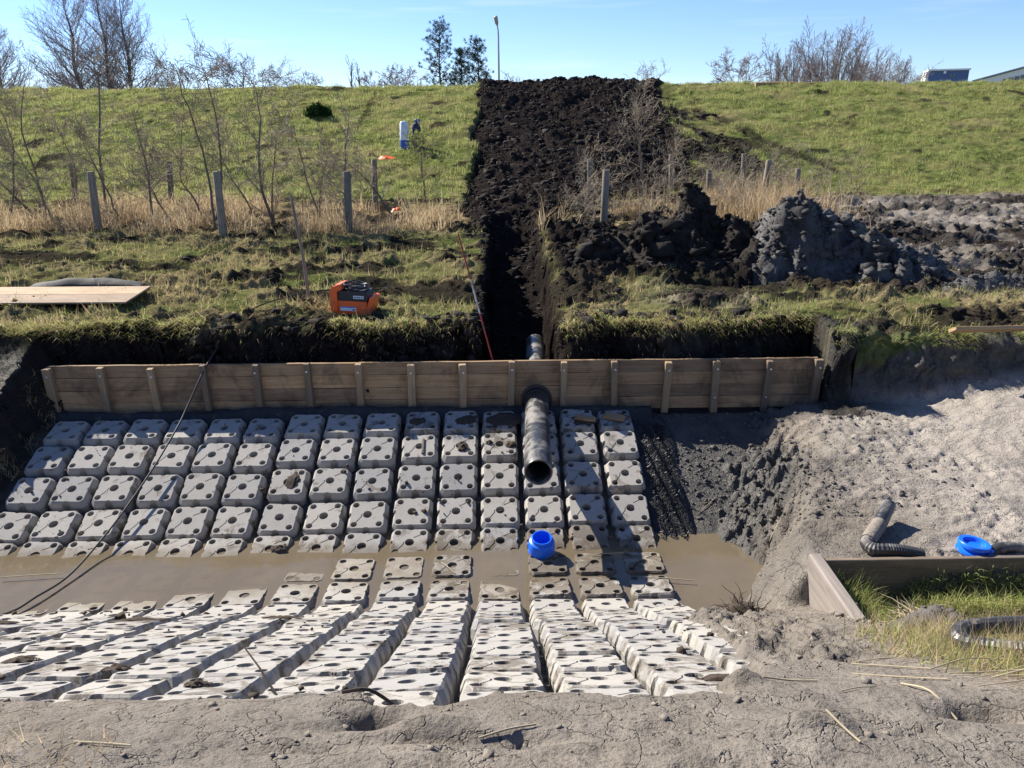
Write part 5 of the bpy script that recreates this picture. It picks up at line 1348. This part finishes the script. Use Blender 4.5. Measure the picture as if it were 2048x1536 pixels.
# small dark evergreen bush on the slope
bc = np.array([-6.75, 30.2]); bz = gz(*bc)
d = rg.normal(0, 1, (5200, 3)); d /= np.linalg.norm(d, axis=1, keepdims=True); d *= rg.uniform(0.45, 1.0, (5200, 1)) ** 0.5
lump = 1 + 0.7 * fbm(d[:, 0] * 3, d[:, 1] * 3 + d[:, 2] * 2, 651, 3)
P_ = np.stack([0.43 * d[:, 0] * lump, 0.35 * d[:, 1] * lump, 0.03 + 0.36 * np.abs(d[:, 2]) * lump], -1)
nrm = rg.normal(0, 1, P_.shape); nrm /= np.linalg.norm(nrm, axis=1, keepdims=True); sd = np.cross(nrm, rg.normal(0, 1, P_.shape)); sd /= np.linalg.norm(sd, axis=1, keepdims=True)
V = np.stack([P_ - sd * 0.022, P_ + sd * 0.022, P_ + nrm * 0.06], 1).reshape(-1, 3)
cc = np.concatenate([np.array([[0.022, 0.048, 0.016]]) * rg.uniform(0.6, 1.4, (5200, 1)), np.ones((5200, 1))], 1).repeat(3, 0)
bush = empty('evergreen_bush', (bc[0], bc[1], bz)); tag(bush, 'small dense dark green bush on the grassy dyke slope', 'bush')
obj('foliage', np_mesh('foliage', V, np.arange(len(V)).reshape(-1, 3), M['needle'], False, {'tint': cc}), bush)
mb = MB()
for q in range(7): mb.tube([(0, 0, -0.05), (0.2 * math.cos(q), 0.15 * math.sin(q), 0.25)], [0.015, 0.006], 4)
mb.build('stems', M['bark'], bush)

# ================================================================ root balls and stems
def tangle(name, c, r, n, label, mat, seed, L=(0.15, 0.3), core=True, lift=0.0):
    R = random.Random(seed); S = Seg()
    for q in range(n):
        a = R.random() * 6.283; el = R.uniform(-0.1, 1.3)
        p_ = Vector((math.cos(a) * math.cos(el), math.sin(a) * math.cos(el), math.sin(el) * 0.8)) * r * R.uniform(0.2, 0.9)
        d = Vector((R.gauss(0, 1), R.gauss(0, 1), R.gauss(0.1, 0.6))).normalized(); l_ = R.uniform(*L)
        for k_ in range(4):
            d = (d + Vector((R.gauss(0, .35), R.gauss(0, .35), R.gauss(-0.1, .3)))).normalized(); nq = p_ + d * l_ / 4
            if nq.z < 0.0: nq.z = 0.0
            S.add(tuple(p_), tuple(nq), 0.006 * (1 - k_ / 5), 0.006 * (1 - (k_ + 1) / 5)); p_ = nq
    root = empty(name, (c[0], c[1], gz(c[0], c[1]) - 0.01 + lift)); tag(root, label, 'roots')
    obj('roots', seg_mesh('roots', S, M[mat], 4), root)
    if core:
        rg_ = np.random.default_rng(seed); bm = bmesh.new(); bmesh.ops.create_icosphere(bm, subdivisions=3, radius=1.0)
        bv = np.array([v.co[:] for v in bm.verts]); bf = np.array([[v.index for v in f.verts] for f in bm.faces]); bm.free()
        k_ = 1 + 0.45 * fbm(bv[:, 0] * 2.5 + 3, bv[:, 1] * 2.5 + bv[:, 2] * 1.7, seed, 4)
        bv = bv * k_[:, None] * np.array([r * 0.8, r * 0.7, r * 0.6]); bv[:, 2] += r * 0.25
        obj('earth_core', np_mesh('earth_core', bv, bf, M[mat], False), root)
tangle('root_ball', (1.60, 4.42), 0.12, 150, 'dark tangled root clump lying on the mud near the pool', 'root', 61, (0.08, 0.22))
tangle('root_ball', (2.52, 3.92), 0.18, 190, 'pale dead reed roots heaped on mud at the pit edge', 'reed', 63, (0.10, 0.30), False, 0.14)
heap('mud_heap', 2.52, 3.86, [(0, 0, 0.36, 0.24, 0.15)], 'wetclod', 'mud mound with dead roots between beam and hose', 67, (1.1, 0.8), 0.013, 0.11)
def stem(pts, r, label, mat='reed', group='dead reed stems on the near mud', name='reed_stem', cat='stem'):
    p0 = Vector((pts[0][0], pts[0][1], gz(*pts[0][:2]) + pts[0][2]))
    P_ = [Vector((x, y, gz(x, y) + d)) - p0 for (x, y, d) in pts]
    mb = MB(); mb.tube(spline(P_, 4), r, 6); o = mb.build(name, M[mat], None, True, loc=p0); tag(o, label, cat, group); return o
R = random.Random(9)
for (x, y, a, L) in ((1.55, 2.85, -0.5, 0.30), (1.45, 2.66, -0.55, 0.34), (1.62, 2.95, 0.1, 0.2), (1.52, 2.42, -1.2, 0.24), (1.25, 2.35, 0.2, 0.16), (-0.1, 2.02, 0.3, 0.2), (1.1, 1.9, 2.0, 0.14), (1.7, 1.95, -0.4, 0.2), (-1.4, 1.98, -0.15, 0.2), (1.02, 2.52, 0.0, 0.22), (2.2, 5.4, 0.6, 0.3), (1.85, 6.6, 0.7, 0.28), (2.4, 6.9, 0.6, 0.2), (2.7, 7.3, -0.5, 0.35), (2.3, 5.9, 0.5, 0.25), (3.4, 6.1, -0.2, 0.25)):
    stem([(x, y, 0.006), (x + L * 0.5 * math.cos(a), y + L * 0.5 * math.sin(a), 0.010), (x + L * math.cos(a), y + L * math.sin(a), 0.008)], R.uniform(0.0022, 0.0045), 'pale dead reed stem lying on the grey mud')
for q in range(26):
    x = R.uniform(1.75, 2.5); y = R.uniform(2.25, 2.75); a = R.uniform(-0.35, 0.5); L = R.uniform(0.25, 0.6)
    stem([(x, y, 0.02), (x + L * 0.5 * math.cos(a), y + L * 0.5 * math.sin(a), R.uniform(0.03, 0.08)), (x + L * math.cos(a), y + L * math.sin(a), R.uniform(0.02, 0.10))], R.uniform(0.0015, 0.003), 'long straw coloured reed in the pile by the near bank grass', group='reeds piled by the near bank grass')
for (x, y, L, a) in ((-0.33, 2.42, 0.32, 0.25), (-0.62, 2.34, 0.2, 0.1)):
    stem([(x, y, 0.03), (x + L * 0.5 * math.cos(a), y + L * .5 * math.sin(a), 0.06), (x + L * math.cos(a), y + L * math.sin(a), 0.07)], 0.007, 'dark broken stem lying across the upper blocks and mud', 'root', 'dark stems over the upper blocks')
mb = MB(); mb.tube([(0, 0, 0), (-0.10, 0.12, 0.04), (-0.22, 0.26, 0.06)], [0.006, 0.004, 0.003], 5)
o = mb.build('twig', M['root'], None, loc=(-0.93, 2.52, float(block_top(2.52)) + 0.005)); tag(o, 'thin dark twig leaning over the corner of a block', 'twig')
for (x, y, z, L, a) in ((1.15, 5.62, 0.02, 0.42, -0.15), (0.75, 5.98, 0.02, 0.3, 0.1), (-0.45, 5.72, 0.02, 0.22, 2.2), (-4.35, 5.75, 0.02, 0.5, 0.1)):
    mb = MB(); mb.tube([(0, 0, 0), (L * .5 * math.cos(a), L * .5 * math.sin(a), 0.004), (L * math.cos(a), L * math.sin(a), 0)], 0.004, 5)
    o = mb.build('reed_stem', M['reed'], None, loc=(x, y, z)); tag(o, 'pale reed stem floating on the muddy water', 'stem', 'reeds floating on the water')
# felled log on the crest
zc = gz(17.6, 35.5)
mb = MB(); mb.tube([(0, 0, 0), (1.2, 0.1, 0.03), (2.6, 0.3, 0.02)], [0.10, 0.09, 0.06], 8)
o = mb.build('felled_log', M['chip'], None, True, loc=(10.9, 35.3, gz(10.9, 35.3) + 0.08)); tag(o, 'pale brown log lying on the dyke crest before the spreading trees', 'log')
# muck flung over blocks: mud splats on the top block row and beside the pipe
def splat(x, y, w, d, h, seed, label):
    nu_ = 18
    U_, W_ = np.meshgrid(np.linspace(-1, 1, nu_), np.linspace(-1, 1, nu_))
    rr = np.sqrt(U_ ** 2 + W_ ** 2) * (1 + 0.6 * fbm(U_ * 1.8 + seed, W_ * 1.8, seed, 3))
    hh_ = h * np.clip(1 - rr, 0, 1) ** 0.6 * (0.5 + fbm(U_ * 4, W_ * 4, seed + 1, 3) * 0.6 + 0.4); keep = rr < 1.05
    X_ = x + U_ * w / 2; Y_ = y + W_ * d / 2
    wi_ = np.arange(nu_ * nu_).reshape(nu_, nu_); F = np.stack([wi_[:-1, :-1], wi_[:-1, 1:], wi_[1:, 1:], wi_[1:, :-1]], -1).reshape(-1, 4); F = F[keep.ravel()[F].all(1)]
    Vv = np.stack([X_, Y_, block_top(Y_) - 0.004 + hh_], -1).reshape(-1, 3)
    us = np.unique(F); rm = np.zeros(nu_ * nu_, int); rm[us] = np.arange(len(us))
    o = obj('mud_splat', np_mesh('mud_splat', Vv[us] - np.array([x, y, 0]), rm[F], M['root'], True), None, loc=(x, y, 0)); tag(o, label, 'mud', 'lumps of dark mud fallen on the blocks'); return o
for i, (x, y, w, d) in enumerate(((-0.42, 7.76, 0.25, 0.2), (-0.95, 7.74, 0.2, 0.16), (0.0, 7.78, 0.42, 0.3), (0.05, 7.36, 0.12, 0.12), (-0.17, 7.40, 0.08, 0.08), (-0.45, 7.34, 0.12, 0.14), (-2.12, 6.95, 0.14, 0.2), (-2.08, 6.18, 0.16, 0.1), (-1.35, 2.75, 0.12, 0.08), (0.92, 2.72, 0.22, 0.12), (-1.9, 3.1, 0.15, 0.1), (-2.5, 3.3, 0.16, 0.1), (0.85, 7.74, 0.26, 0.22), (-3.6, 4.6, 0.35, 0.1), (-2.6, 4.62, 0.4, 0.1), (-1.6, 4.6, 0.3, 0.09))):
    splat(x, y, w, d, 0.035, 700 + i, 'lump of dark mud and roots stuck on a concrete block')
